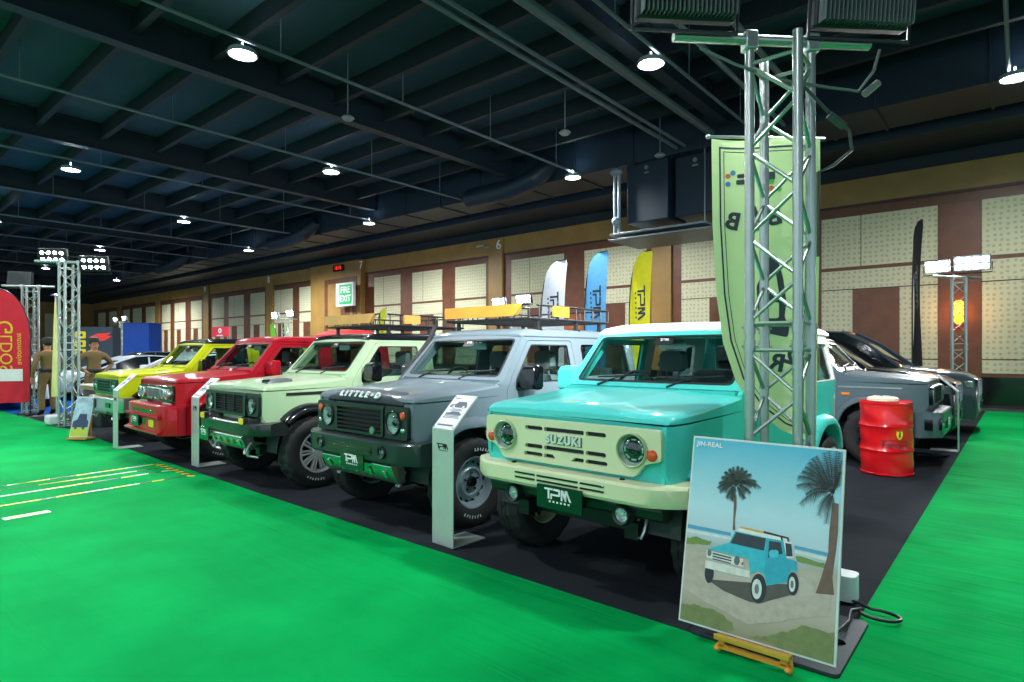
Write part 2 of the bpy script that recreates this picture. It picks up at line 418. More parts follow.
def off_roader(name, label, cfg, loc, rz, lift=0):
    root = thing(name, label, 'car', loc, rz)
    p = cfg['paint']; trim = cfg.get('flare', p); dk = black
    Z = lambda mb: mb
    # body tub, windscreen frame, nose and tail in one shell
    b = MB()
    for sg in (-1, 1): side_panel(b, sg)
    hole = rounded([(-.655,.035),(.655,.035),(.600,WL-.05),(-.600,WL-.05)], .05)
    b.plate([(-.722,-.01),(.722,-.01),(.645,WL),(-.645,WL)], [hole], .035, shield, cu=(-.6,-.45,-.3,-.15,0,.15,.3,.45,.6))
    b.plate([(-.67,.70),(.67,.70),(.68,1.066),(-.68,1.066)], (), .03, front(-.562))
    tail = [(-.69,.60),(.69,.60),(.69,1.2),(.61,1.645),(-.61,1.645),(-.69,1.2)]
    b.plate(tail, [rrect(-.5,1.2,.5,1.55,.05)], .03, lambda u, v, w: (u, 2.868+w, v))
    b.box((0, .40, 1.14), (1.40, .08, .14))
    b.mi = 1
    b.box((0, -.07, .80), (1.10, .90, .46)); b.box((0, 1.7, .52), (1.36, 2.2, .10)); b.box((0, 2.25, .72), (1.1, 1.1, .4))
    for sx in (-1, 1):                                     # wheel housings
        for cy in (0, 2.25):
            b.lathe([(.425, sx*.42), (.425, sx*.70)], (0, cy, .40), 'x', 20, R(0), R(180))
            b.plate([(cy+.42*math.cos(R(a)), .42+.42*math.sin(R(a))) for a in range(0, 181, 15)], (), .02, lambda u, v, w: (sx*(.44+w), u, v))
    body = b.build('body', [p, interior], root)
    # running gear
    c = MB()
    for sx in (-.42, .42): c.box((sx, 1.1, .42), (.09, 3.2, .10))
    for cy in (0, 2.25):
        c.tube((-.66, cy, .36), (.66, cy, .36), .045, 12); c.ball((.12, cy, .36), (.13, .13, .12))
        for sx in (-.48, .48):
            c.path([(sx+.055*math.cos(t*.9), cy+.04+.055*math.sin(t*.9), .42+t*.0065) for t in range(36)], .009, 6)
            c.tube((sx*1.06, cy-.09, .34), (sx*1.06, cy-.09, .72), .026, 8)
            c.tube((sx, cy-.02, .34), (sx*.93, cy+(.75 if cy < 1 else -.75), .42), .022, 8)
    c.tube((-.60, -.14, .39), (.58, -.14, .37), .016, 8); c.box((0, -.34, .42), (.9, .05, .09))
    c.build('chassis', darkmetal, root)
    # doors
    for sg in (-1, 1):
        d = MB(); out = rounded(inset(DOOR_OUT, .006), .03)
        win = rounded([(.605,1.115),(.79,1.115),(.94,1.185),(1.515,1.185),(1.50,1.555),(.905,1.555),(.605,1.215)], .03)
        fn = lambda u, v, w: (sg*(side_x(u, v)-.001+w), u, v)
        d.plate(out, [win], .035, fn, cv=SIDE_CUTS['cv'])
        door = d.build('door', p, root)
        g = MB(); g.plate(inset(win, -.006), (), .005, lambda u, v, w: (sg*(side_x(u, v)-.017+w), u, v), cv=(1.2,))
        g.build('side_window', darkpane if cfg.get('tint') else pane, door)
        g = MB(); g.plate(inset(win, -.001), [inset(win, .012)], .008, lambda u, v, w: (sg*(side_x(u, v)-.004+w), u, v), cv=(1.2,)); g.build('window_seal', dk, door)
        h = MB(); h.path([(sg*.735, 1.40, 1.03), (sg*.765, 1.415, 1.035), (sg*.765, 1.51, 1.035), (sg*.735, 1.53, 1.03)], .012, 8)
        h.build('door_handle', dk if not cfg.get('body_handle') else p, door)
        # quarter window
        q = MB(); qw = rounded([(1.73,1.22),(2.70,1.22),(2.64,1.56),(1.73,1.56)], .05)
        q.plate(inset(qw, -.006), (), .005, lambda u, v, w: (sg*(side_x(u, v)-.014+w), u, v), cu=(2.65,)); q.build('quarter_window', darkpane, root)
        if cfg.get('upper'):                               # pale upper quarter behind the door
            u2 = MB(); u2.plate([(1.615,1.215),(2.86,1.215),(2.80,1.64),(1.595,1.64)], [inset(qw, .003)], .038, lambda u, v, w: (sg*(side_x(u, v)+.004+w), u, v), cu=(2.65,2.76))
            u2.build('upper_quarter', cfg['roof'], root)
        # mirror
        m = MB(); mx = sg*.88
        m.loft([[(mx+sg*a*.088, .66+yy, 1.245+zz*k) for a, zz in ((-1,-.09),(-.9,.085),(-.7,.115),(.8,.115),(1,.09),(1,-.085),(.8,-.115),(-.85,-.115))] for yy, k in ((.07,.95),(.02,1),(-.04,.92),(-.07,.7))])
        m.box((sg*.765, .68, 1.17), (.10, .06, .05))
        mo = m.build('side_mirror', cfg.get('mirror', dk), root, .006)
        mm = MB(); mm.box((mx, .735, 1.248), (.15, .004, .19)); mm.build('mirror_glass', chrome, mo)
    # glass
    g = MB(); g.plate(inset(hole, -.012), (), .006, lambda u, v, w: shield(u, v, w-.018), cu=(-.6,-.45,-.3,-.15,0,.15,.3,.45,.6))
    ws = g.build('windscreen', pane, root)
    k = MB(); k.plate(inset(hole, -.004), [inset(hole, .016)], .006, lambda u, v, w: shield(u, v, w+.002), cu=(-.6,-.45,-.3,-.15,0,.15,.3,.45,.6)); k.build('windscreen_seal', dk, ws)
    s = MB(); s.plate(rrect(-.075,WL-.135,.075,WL-.06,.01), (), .004, lambda u, v, w: shield(u, v, w-.008)); s.mi = 1
    tpm(s, .026, lambda u, v, w: shield(u, v+WL-.088, w-.004), .002, False); s.build('windscreen_sticker', [dk, lettering_white], ws)
    g = MB(); g.plate(rrect(-.51,1.19,.51,1.56,.05), (), .005, lambda u, v, w: (u, 2.858+w, v)); g.build('rear_window', darkpane, root)
    # bonnet, roof
    b = MB(); bonnet(b, cfg.get('plateau', True)); hd = b.build('bonnet', p, root, .006)
    r = MB(); secs = []
    for (y, k, top) in ((.775,.97,.012),(.785,.985,.03),(.82,1,.052),(.95,1,.078),(1.5,1,.09),(2.1,1,.09),(2.6,1,.08),(2.78,1,.06),(2.84,.98,.03),(2.85,.97,.012)):
        row = [(.655*k,1.628),(.662*k,1.640),(.655*k,1.640+top*.35),(.625*k,1.640+top*.75),(.52*k,1.640+top*.93),(.25*k,1.640+top),(0,1.642+top)]
        secs.append([(x, y, z) for x, z in row]+[(-x, y, z) for x, z in reversed(row[:-1])])
    r.loft(secs); r.build('roof', cfg.get('roof', p), root)
    # wipers
    for x0, x1 in ((-.42, .02), (.18, .60)):
        w = MB()
        w.tube((x0, .395, 1.222), (x0+.10, .45, 1.262), .009, 6)
        a = Vector(shield(x0-.02, .06, .016)); b2 = Vector(shield(x1-.02, .10, .016))
        w.tube(a, b2, .007, 6); w.tube((x0+.02, .41, 1.235), (a+b2)/2, .006, 6)
        w.build('wiper', dk, root)
    # cabin
    d = MB(); d.loft([[(x, y, z) for y, z in ((.44,.85),(.48,1.19),(.60,1.215),(.72,1.20),(.76,1.12),(.74,.95),(.66,.85))] for x in (-.66, -.3, 0, .3, .66)])
    d.loft([[(x, y, z) for y, z in ((.64,1.19),(.66,1.25),(.78,1.245),(.80,1.17))] for x in (-.52, -.18)])
    d.build('dashboard', interior, root, .01)
    seat(root, -.34, 1.18); seat(root, .34, 1.18)
    q = MB(); q.loft([[(x, y, z) for y, z in ((1.98,.62),(1.98,.88),(2.35,.92),(2.42,1.28),(2.52,1.30),(2.52,.62))] for x in (-.58,.58)]); q.build('rear_bench', seatcloth, root, .02)
    q = MB(); cx, cy, cz = .36, .84, 1.15
    if cfg.get('rhd', True): cx = -.36
    M = Matrix.Rotation(R(-28), 3, 'X')
    q.path([Vector((cx, cy, cz))+M @ Vector((.185*math.cos(t*PI/14), 0, .185*math.sin(t*PI/14))) for t in range(28)], .014, 8, True)
    q.ball((cx, cy, cz), (.06, .03, .05)); 
    for a in (0, PI, -PI/2): q.tube((cx, cy, cz), Vector((cx, cy, cz))+M @ Vector((.18*math.cos(a), 0, .18*math.sin(a))), .012, 6)
    q.tube((cx, cy, cz), (cx, .72, 1.05), .03, 8); q.build('steering_wheel', dk, root)
    q = MB(); q.loft([[(x, .845, z) for x, z in rrect(-.12,1.505,.12,1.575,.02)], [(x, .87, z) for x, z in rrect(-.11,1.51,.11,1.57,.02)]]); q.tube((0, .85, 1.57), (0, .81, 1.62), .008, 6); q.build('rear_view_mirror', mat('mirror_grey', '#7f9a93', .2, .4), root)
    # flares, wheels
    for sg in (-1, 1):
        for cy in (0, 2.25):
            f = MB(); flare(f, sg, cy, cfg.get('wide', .085)); f.build('fender_flare', trim, root)
    for sg in (-1, 1):
        t = MB(); t.box((sg*.725, 1.12, .455), (.05, 1.3, .05)); t.build('sill_trim', trim if cfg.get('flare') else p, root, .01)
    wr = cfg.get('tyre', .365)
    data = wheel_source(cfg.get('wheelkey', name), wr, cfg.get('rim', .2), cfg.get('style', 'steel'), cfg['rimmat'], cfg.get('letters', lettering_white))
    for sx in (-1, 1):
        for cy in (0, 2.25): put_wheel(root, data, sx*cfg.get('track', .705), cy, wr-.004, cfg.get('steer', 0) if cy == 0 else 0)
    FRONTS[cfg['front']](root, cfg)
    if lift: 
        for o in root.children:
            if not o.name.startswith('wheel'): o.location.z += lift
    return root
# ------------------------------------------------------------------ noses, one per car
FRONTS = {}
def bar_bumper(mb, z0, z1, y0=-.66, half=.80, sweep=.14, slots=()):
    """bumper beam: plan outline with swept corners, extruded in height"""
    f = lambda x, k: y0+sweep*max(0, (abs(x)-half*.72)/(half*.28))**1.6+k
    xs = [half*t for t in (-1,-.94,-.88,-.80,-.72,-.4,0,.4,.72,.80,.88,.94,1)]
    secs = []
    for x in xs:
        a = f(x, 0)
        secs.append([(x, a+.015, z0), (x, a, z0+.02), (x, a, z1-.015), (x, a+.015, z1), (x, a+.19, z1+.01), (x, a+.19, z0)])
    mb.loft(secs)
    for sg in (-1, 1):
        mb.loft([[(sg*(half-.03), y, z0), (sg*half, y, z0+.01), (sg*half, y, z1-.01), (sg*(half-.03), y, z1)] for y in (y0+sweep+.10, -.44)])
    m = mb.mi; mb.mi = 1
    for (x0, x1, a, b) in slots: mb.plate(rrect(x0, a, x1, b, min(.012, (b-a)*.4)), (), .02, front(y0-.004))
    mb.mi = m
def skid(root, z0, z1, x0=-.50, x1=.50, y0=-.63, m=None):
    mb = MB()
    for k in range(2):
        pass
    mb.loft([[(x, y, z) for y, z in ((y0+.02, z1), (y0-.005, z1-.03), (y0+.05, z0+.03), (y0+.09, z0), (y0+.15, z0+.01), (y0+.13, z1))] for x in (x0, x0+.02, x1-.02, x1)])
    n = 5
    for i in range(n):
        x = x0+(x1-x0)*(i+.5)/n
        mb.loft([[(x+s*.022, y-.004, z) for s, y, z in ((-1, y0+.012, z1-.07), (1, y0+.012, z1-.07), (1, y0+.042, z0+.045), (-1, y0+.042, z0+.045))], [(x+s*.016, y-.016, z) for s, y, z in ((-1, y0+.012, z1-.075), (1, y0+.012, z1-.075), (1, y0+.040, z0+.05), (-1, y0+.040, z0+.05))]])
    return mb.build('skid_plate', m or silver, root, .004)
def tow_hook(root, x, y, z):
    mb = MB(); mb.path([(x-.025, y+.05, z+.05), (x-.03, y, z-.03), (x-.015, y-.01, z-.07), (x+.015, y-.01, z-.07), (x+.03, y, z-.03), (x+.025, y+.05, z+.05)], .011, 7)
    return mb.build('tow_hook', silver, root)
def fog_round(root, x, y, z, r, name='fog_light'):
    mb = MB(); mb.mi = 1; mb.lathe([(r*1.45, .05), (r*1.45, -.01), (r*1.3, -.022), (r*1.02, -.016), (r, .0)], (x, y, z), 'y', 24)
    mb.mi = 0; mb.lathe([(r, -.004), (r*.7, .02), (0, .03)], (x, y, z), 'y', 20); mb.ball((x, y+.005, z), (r*.3, .012, r*.3), 10, 6)
    for k in range(4): mb.box((x+r*.6*math.cos(k*PI/2+.5), y+.004, z+r*.6*math.sin(k*PI/2+.5)), (r*.2, .008, r*.2))
    o = mb.build(name, [bowl, black], root)
    l = MB(); l.lathe([(r, -.006), (r*.5, -.016), (0, -.018)], (x, y, z), 'y', 20); l.build('lamp_lens', lens, o)
    return o
def nose_classic(root, cfg):
    cream = cfg['accent']
    out = rounded([(-.67,1.045),(.67,1.045),(.675,.87),(.57,.845),(.51,.765),(-.51,.765),(-.57,.845),(-.675,.87)], .03)
    slots = []
    for z0, z1 in ((.970,.998), (.852,.880)):
        slots += [rrect(-.315,z0,-.168,z1,.012,2), rrect(-.155,z0,.155,z1,.006,2), rrect(.168,z0,.315,z1,.012,2)]
    slots += [rrect(-.325,.802,-.168,.828,.012,2), rounded([(-.155,.802),(-.06,.802),(-.085,.828),(-.155,.828)],.006), rounded([(.06,.802),(.155,.802),(.155,.828),(.085,.828)],.006), rrect(.168,.802,.325,.828,.012,2)]
    holes = slots+[circle(sx*.49, .918, .100, 28) for sx in (-1, 1)]
    mb = MB(); mb.plate(out, holes, .035, front(-.607))
    mb.mi = 1; mb.plate([(-.63,1.03),(.63,1.03),(.55,.86),(.48,.78),(-.48,.78),(-.55,.86)], (), .006, front(-.580))
    g = mb.build('grille', [cream, black], root, .005)
    t = MB(); t.text('SUZUKI', .072, lambda u, v, w: (u+.004, -.608-w, .922+v), .006, 0, 1.16, 'CENTER', .006); t.mi = 1; t.text('SUZUKI', .072, lambda u, v, w: (u, -.612-w, .925+v), .008, 0, 1.16, 'CENTER', .0035)  # offset dark copy is a painted shadow behind the silver letters
    t.build('lettering', [mat('letter_shade', '#4c5a4c', .5), mat('badge_silver', '#d3ddd2', .3, .2)], g)
    for sg in (-1, 1):
        lamp_round(root, sg*.49, -.600, .918, .088, mat('bezel_green', '#9fb48b', .35))
        lamp_small(root, sg*.618, -.610, .900, .030, orange, 'turn_signal')
    mb = MB(); bar_bumper(mb, .615, .735, -.675, .80, .13, [(-.345,-.175,.690,.702),(-.16,.16,.690,.702),(.175,.345,.690,.702),(-.345,-.175,.660,.672),(-.16,.16,.660,.672),(.175,.345,.660,.672)])
    for sx in (-.42, .42):
        mb.mi = 1; mb.lathe([(.018, .738), (.014, .746), (0, .748)], (sx, -.60, .002), 'z', 12); mb.mi = 0
    mb.build('front_bumper', [cream, gloss_black], root, .010)
    v = MB(); v.loft([[(x, y, z) for y, z in ((-.56,.62),(-.585,.59),(-.57,.53),(-.50,.50),(-.44,.52),(-.44,.62))] for x in (-.66,-.5,.5,.66)])
    v.build('lower_valance', mat('valance_black', '#1a2624', .3), root, .01)
    for sg in (-1, 1): fog_round(root, sg*.42, -.60, .535, .042)
    tow_hook(root, .46, -.47, .45)
    number_plate(root, .035, -.702, .582, .345, .145)
    b = MB(); b.box((.035, -.62, .57), (.20, .15, .10)); b.build('plate_bracket', black, root)
    c = MB(); c.lathe([(.022, .0), (.020, .012), (0, .016)], (.20, -.705, .592), 'y', 10)
FRONTS['classic'] = nose_classic
def square_bezel(mb, sx, x0, x1, z0, z1, r, lx, lz):
    o = rrect(x0, z0, x1, z1, .03) if sx > 0 else rrect(-x1, z0, -x0, z1, .03)
    mb.plate(o, [circle(sx*lx, lz, r, 26)], .04, front(-.612))
def nose_heritage(root, cfg):
    dk = mat('grille_black', '#17201f', .35)
    mb = MB()
    mb.plate(rrect(-.36,.775,.36,1.035,.02), [rrect(-.325,.80,.325,1.0,.01)], .04, front(-.622))
    for i in range(6):
        z = .812+i*.036
        mb.loft([[(x, y, zz) for y, zz in ((-.622, z), (-.628, z+.008), (-.612, z+.020), (-.590, z+.012))] for x in (-.33, .33)])
    mb.plate(rrect(-.33,.79,.33,1.01,.005), (), .006, front(-.582))
    for sx in (-1, 1): square_bezel(mb, sx, .372, .665, .770, 1.035, .098, .49, .905)
    g = mb.build('grille', dk, root, .004)
    e = MB(); e.lathe([(.0, -.012), (.03, -.010), (.034, 0)], (.22, -.628, .822), 'y', 18); e.build('badge', mat('badge_green', '#6f9a84', .3, .5), g)
    for sg in (-1, 1):
        lamp_round(root, sg*.49, -.606, .905, .086, dk)
        lamp_small(root, sg*.610, -.616, .968, .030, orange, 'turn_signal')
        lamp_small(root, sg*.612, -.616, .852, .024, chrome, 'side_lamp')
    # added dark strip painting shade on the bonnet edge, with white capitals
    secs = []
    for y, dz in ((-.588,1.055),(-.590,1.085),(-.575,1.112),(-.545,1.127),(-.47,1.152)):
        h = .56-.16*max(0, (y+.56))/.09*.5
        secs.append([(h*t, y+.02*abs(t)**3, dz-.012*abs(t)**3) for t in (-1,-.75,-.4,0,.4,.75,1)]+[(h*t, y+.03, dz-.03) for t in (1,.4,0,-.4,-1)])
    mb = MB(); mb.loft(secs); bg = mb.build('bonnet_shade_strip', mat('shade_strip_grey', '#353f43', .6, spec=.25), root)
    t = MB()
    def face(u, v, w):
        return (u, -.590+v*.62-w*.75+.02*abs(u/.56)**3, 1.112+v*.72+w*.7-.012*abs(u/.56)**3)
    t.text('LITTLE•D', .086, lambda u, v, w: face(u-.02, v, w), .012, 0, 1.8, 'CENTER', .0028); t.build('lettering', lettering_white, bg)
    mb = MB(); dkb = cfg['bumper']
    bar_bumper(mb, .58, .755, -.70, .81, .10, [(-.31, .31, .625, .70)])
    mb.mi = 1; mb.box((0, -.712, .655), (.60, .01, .012)); mb.box((0, -.712, .675), (.60, .01, .006))
    mb.build('front_bumper', [dkb, gloss_black], root, .008)
    for sg in (-1, 1): fog_round(root, sg*.46, -.700, .672, .036); tow_hook(root, sg*.44, -.52, .44)
    skid(root, .40, .585, -.52, .52, -.66, cfg['skid'])
    number_plate(root, .04, -.712, .555, .34, .125)
FRONTS['heritage'] = nose_heritage
def nose_trail(root, cfg):
    dk = mat('grille_black', '#17201f', .35)
    mb = MB()
    mb.plate(rounded([(-.40,.79),(.40,.79),(.40,1.04),(-.40,1.04)],.03), [rrect(-.345,.82,.345,1.01,.01)], .05, front(-.628))
    for i in range(7):
        z = .826+i*.027
        mb.loft([[(x, y, zz) for y, zz in ((-.618, z), (-.624, z+.006), (-.612, z+.014), (-.59, z+.008))] for x in (-.35, .35)])
    for x in (-.115, .115): mb.box((x, -.615, .915), (.012, .02, .19))
    mb.plate(rrect(-.35,.81,.35,1.02,.005), (), .006, front(-.582))
    for sx in (-1, 1): square_bezel(mb, sx, .405, .670, .80, 1.04, .092, .52, .912)
    mb.build('grille', dk, root, .005)
    for sg in (-1, 1): lamp_round(root, sg*.52, -.604, .912, .080, dk)
    mb = MB(); bar_bumper(mb, .60, .735, -.70, .80, .16, [(-.45,-.25,.645,.69)])
    mb.mi = 0
    for sg in (-1, 1): mb.loft([[(sg*x, y, z) for y, z in ((-.60,.735),(-.62,.775),(-.58,.79),(-.50,.735))] for x in (.30,.62)])
    mb.build('front_bumper', [cfg['bumper'], gloss_black], root, .012)
    for sg in (-1, 1):
        q = MB(); q.plate(rrect(sg*.50-.055,.718,sg*.50+.055,.79,.01), (), .05, front(-.715)); q.mi = 1
        q.plate(rrect(sg*.50-.05,.723,sg*.50+.05,.785,.01), (), .01, front(-.722)); q.build('fog_light', [black, amber], root, .003)
        tow_hook(root, sg*.40, -.62, .46)
    c = MB(); c.path([(.36+.03*math.cos(t), -.60, .50-.012*t) for t in range(5)], .012, 6); c.tube((.40,-.56,.60),(.36,-.58,.36),.016,8); c.tube((.36,-.58,.36),(.44,-.50,.34),.014,8); c.build('stabiliser_link', silver, root)
    skid(root, .42, .60, -.40, .42, -.68, cfg['skid'])
    number_plate(root, -.47, -.715, .545, .26, .15)
    h = MB(); h.loft([[(.30+x, y, z) for x, z in ((-.10,1.150),(-.07,1.185),(.07,1.185),(.10,1.150))] for y in (-.24,-.12,-.02)])
    for sx in (1,):
        v = MB(); v.loft([[(sx*.42+x, y, z) for x, z in ((-.09,1.12),(-.07,1.185+k),(.07,1.18+k),(.09,1.12))] for y, k in ((-.42,-.03),(-.36,0),(-.20,.01),(-.14,.0))]); v.mi = 1
        v.plate(rrect(sx*.42-.06,1.15,sx*.42+.06,1.178,.01), (), .03, front(-.425)); v.build('bonnet_vent', [mat('vent_grey','#565f60',.3), gloss_black], root, .006)
    for sg in (-1, 1):
        s = MB(); s.loft([[(sg*(side_x(y, 1.02)+k), y, z) for k, z in ((-.01,1.01),(.012,1.012),(.012,1.042),(-.01,1.045))] for y in (-.34,-.1,.2,.37)]); s.build('side_strip', black, root)
FRONTS['trail'] = nose_trail
def nose_quad(root, cfg):
    dk = gloss_black
    mb = MB(); mb.plate(rounded([(-.655,.815),(.655,.815),(.655,1.02),(-.655,1.02)],.03), (), .03, front(-.607))
    g = mb.build('grille', dk, root, .004)
    for sg in (-1, 1):
        k = MB(); o = rounded([(sg*.03,.835),(sg*.25,.835),(sg*.26,.99),(sg*.035,.99)], .03)
        k.plate(o, [inset(o, .013)], .03, front(-.628))
        for i in range(4): k.box((sg*(.075+i*.045), -.612, .912), (.005, .012, .14))
        k.build('kidney_frame', silver, g, .003)
    for sg in (-1, 1):
        for x in (.385, .525): lamp_round(root, sg*x, -.618, .915, .060, silver)
    mb = MB(); bar_bumper(mb, .38, .775, -.76, .80, .16, [(-.40,-.14,.665,.705),(-.10,.40,.665,.705),(-.16,.10,.50,.58)])
    mb.loft([[(x, y, z) for y, z in ((-.79,.40),(-.80,.425),(-.74,.45),(-.70,.40))] for x in (-.66,-.5,.5,.66)])
    mb.loft([[(x, y, z) for y, z in ((-.775,.60),(-.79,.62),(-.775,.645),(-.72,.62))] for x in (-.66,-.5,.5,.66)])
    mb.build('front_bumper', [cfg['paint'], gloss_black], root, .012)
    for sg in (-1, 1):
        q = MB(); q.plate(rrect(sg*.36-.085,.485,sg*.36+.085,.575,.012), (), .03, front(-.772)); q.build('fog_light', amber, root, .003)
    for sg in (-1, 1): s = MB(); s.box((sg*.45,-.60,.79),(.30,.02,.022)); s.build('chrome_strip', chrome, root)
    number_plate(root, -.22, -.79, .54, .28, .15)
    b = MB(); b.box((-.22,-.755,.54),(.2,.05,.1)); b.build('plate_bracket', black, root)
FRONTS['quad'] = nose_quad
def nose_mesh(root, cfg):
    dk = mat('grille_black', '#17201f', .35)
    o = rounded([(-.655,1.035),(.655,1.035),(.60,.775),(-.60,.775)], .03)
    mb = MB(); mb.plate(o, [rrect(-.36,.825,.36,1.0,.02)]+[rounded([(sx*.41,.83),(sx*.575,.83),(sx*.60,1.0),(sx*.41,1.0)],.02) for sx in (-1,1)], .035, front(-.612))
    for i in range(3): mb.box((0, -.60, .868+i*.045), (.72, .014, .012))
    for i in range(7): mb.box((-.30+i*.10, -.60, .912), (.014, .014, .17))
    mb.plate(rrect(-.62,.80,.62,1.02,.005), (), .006, front(-.582))
    mb.build('grille', mat('grille_green_black', '#2d4a40', .25, coat=.3), root, .004)
    for sg in (-1, 1):
        h = MB(); h.plate(rounded([(sg*.415,.835),(sg*.57,.835),(sg*.595,.995),(sg*.415,.995)],.015), (), .01, front(-.600)); h.ball((sg*.49,-.605,.915),(.05,.02,.05),14,8)
        h.build('headlight', chrome, root, .003)
    mb = MB(); bar_bumper(mb, .50, .735, -.69, .80, .15, [(-.62,-.40,.58,.66),(.40,.62,.58,.66)])
    mb.loft([[(x, y, z) for y, z in ((-.70,.50),(-.71,.53),(-.60,.44),(-.55,.44),(-.55,.50))] for x in (-.55,.55)])
    mb.build('front_bumper', [cfg['bumper'], gloss_black], root, .012)
    number_plate(root, -.30, -.712, .62, .30, .15)
    for sg in (-1, 1): tow_hook(root, sg*.46, -.60, .44)
FRONTS['mesh'] = nose_mesh
def nose_square(root, cfg):
    mb = MB(); dk = mat('grille_black', '#17201f', .35)
    mb.plate(rrect(-.42,.785,.42,1.04,.04), [rrect(-.385,.81,.385,1.01,.02)], .035, front(-.615))
    for i in range(15): mb.box((-.35+i*.05, -.60, .91), (.016, .02, .20))
    mb.plate(rrect(-.40,.80,.40,1.02,.005), (), .006, front(-.582)); mb.build('grille', dk, root, .004)
    for sg in (-1, 1):
        b = MB(); o = rrect(.44,.80,.66,1.03,.04) if sg > 0 else rrect(-.66,.80,-.44,1.03,.04)
        b.plate(o, (), .06, front(-.618)); b.mi = 1; b.plate(inset(o, .018), (), .012, front(-.626))
        b.build('headlight', [gloss_black, mat('lamp_reflector', '#8fa3a0', .15, .8)], root, .004)
        sd = MB(); sd.loft([[(sg*(side_x(.36, .93)+k), y, z) for k, z in ((-.005,.90),(.014,.905),(.014,.935),(-.005,.94))] for y in (.30,.40)]); sd.build('side_indicator', mat('side_orange','#e07a1c',.25), root)
        st = MB(); st.loft([[(sg*(side_x(y, 1.0)+k), y, z) for k, z in ((-.01,1.0),(.008,1.002),(.008,1.02),(-.01,1.022))] for y in (-.30,.0,.2,.44)]); st.build('side_strip', silver, root)
    mb = MB(); bar_bumper(mb, .40, .72, -.72, .81, .20, [(-.35,.35,.47,.60)])
    mb.build('front_bumper', [cfg['paint'], gloss_black], root, .02)
    for sg in (-1, 1):
        f = MB(); f.plate(rrect(sg*.60-.075,.50,sg*.60+.075,.64,.015), (), .03, front(-.715)); f.mi = 1; f.lathe([(.035,0),(.02,-.012),(0,-.016)],(sg*.60,-.716,.57),'y',14); f.build('fog_light', [gloss_black, chrome], root, .003)
        f = MB(); f.plate(rrect(sg*.79-.004,.50,sg*.79+.004,.64,.001), (), .10, lambda u, v, w: (u, -.53+w, v)); f.build('bumper_recess', gloss_black, root)
    number_plate(root, 0, -.735, .55, .36, .13)
FRONTS['square'] = nose_square

def roof_rack(root, wood, y0=.96, y1=2.38):
    """black basket on feet with a varnished board across its front and a short one at the side"""
    z0, z1 = 1.815, 1.955; hx = .60; m = MB()
    for y in (y0, y1): m.tube((-hx, y, z0), (hx, y, z0), .013, 8); m.tube((-hx, y, z1), (hx, y, z1), .011, 8)
    for x in (-hx, hx): m.tube((x, y0, z0), (x, y1, z0), .014, 8); m.tube((x, y0+.12, z1), (x, y1, z1), .011, 8)
    n = 9
    for i in range(n+1):
        y = y0+(y1-y0)*i/n
        m.box((0, y, z0), (2*hx, .045, .014))
        for x in (-hx, hx): m.tube((x, y, z0), (x, y, z1), .008, 6)
    for i in range(7):
        x = -hx+2*hx*i/6
        for y in (y0, y1): m.tube((x, y, z0), (x, y, z1), .008, 6)
    r = m.build('roof_rack', black, root)
    for x in (-hx+.02, hx-.02):
        for y in (y0+.15, (y0+y1)/2+.1, y1-.15):
            f = MB(); f.loft([[(x+s*.03*k, y+t*.025*k, z) for s, t in ((-1,-1),(1,-1),(1,1),(-1,1))] for z, k in ((1.675,1.3),(1.71,1.2),(1.73,.7),(1.80,.6),(1.815,1))])
            f.tube((x-.04, y, 1.705), (x+.05, y, 1.705), .016, 8); f.build('rack_foot', black, r)
    w = MB(); o = rounded([(-.62,1.845),(.42,1.845),(.52,1.965),(-.62,1.965)], .015)
    w.plate(o, (), .05, front(y0-.03)); w.build('front_board', wood, r, .008)
    w = MB(); w.plate(rrect(y0+.36,1.845,y0+.62,1.955,.012), (), .03, lambda u, v, q: (hx+.035+q, u, v)); w.build('side_board', wood, r, .005)
    return r
def snorkel(root, x=-.70):
    m = MB(); m.path([(x-.03,.18,1.0),(x-.07,.32,1.03),(x-.06,.46,1.2),(x+.02,.78,1.62),(x+.02,.86,1.78),(x+.02,.84,1.86)],.028,8); return m.build('snorkel', black, root)
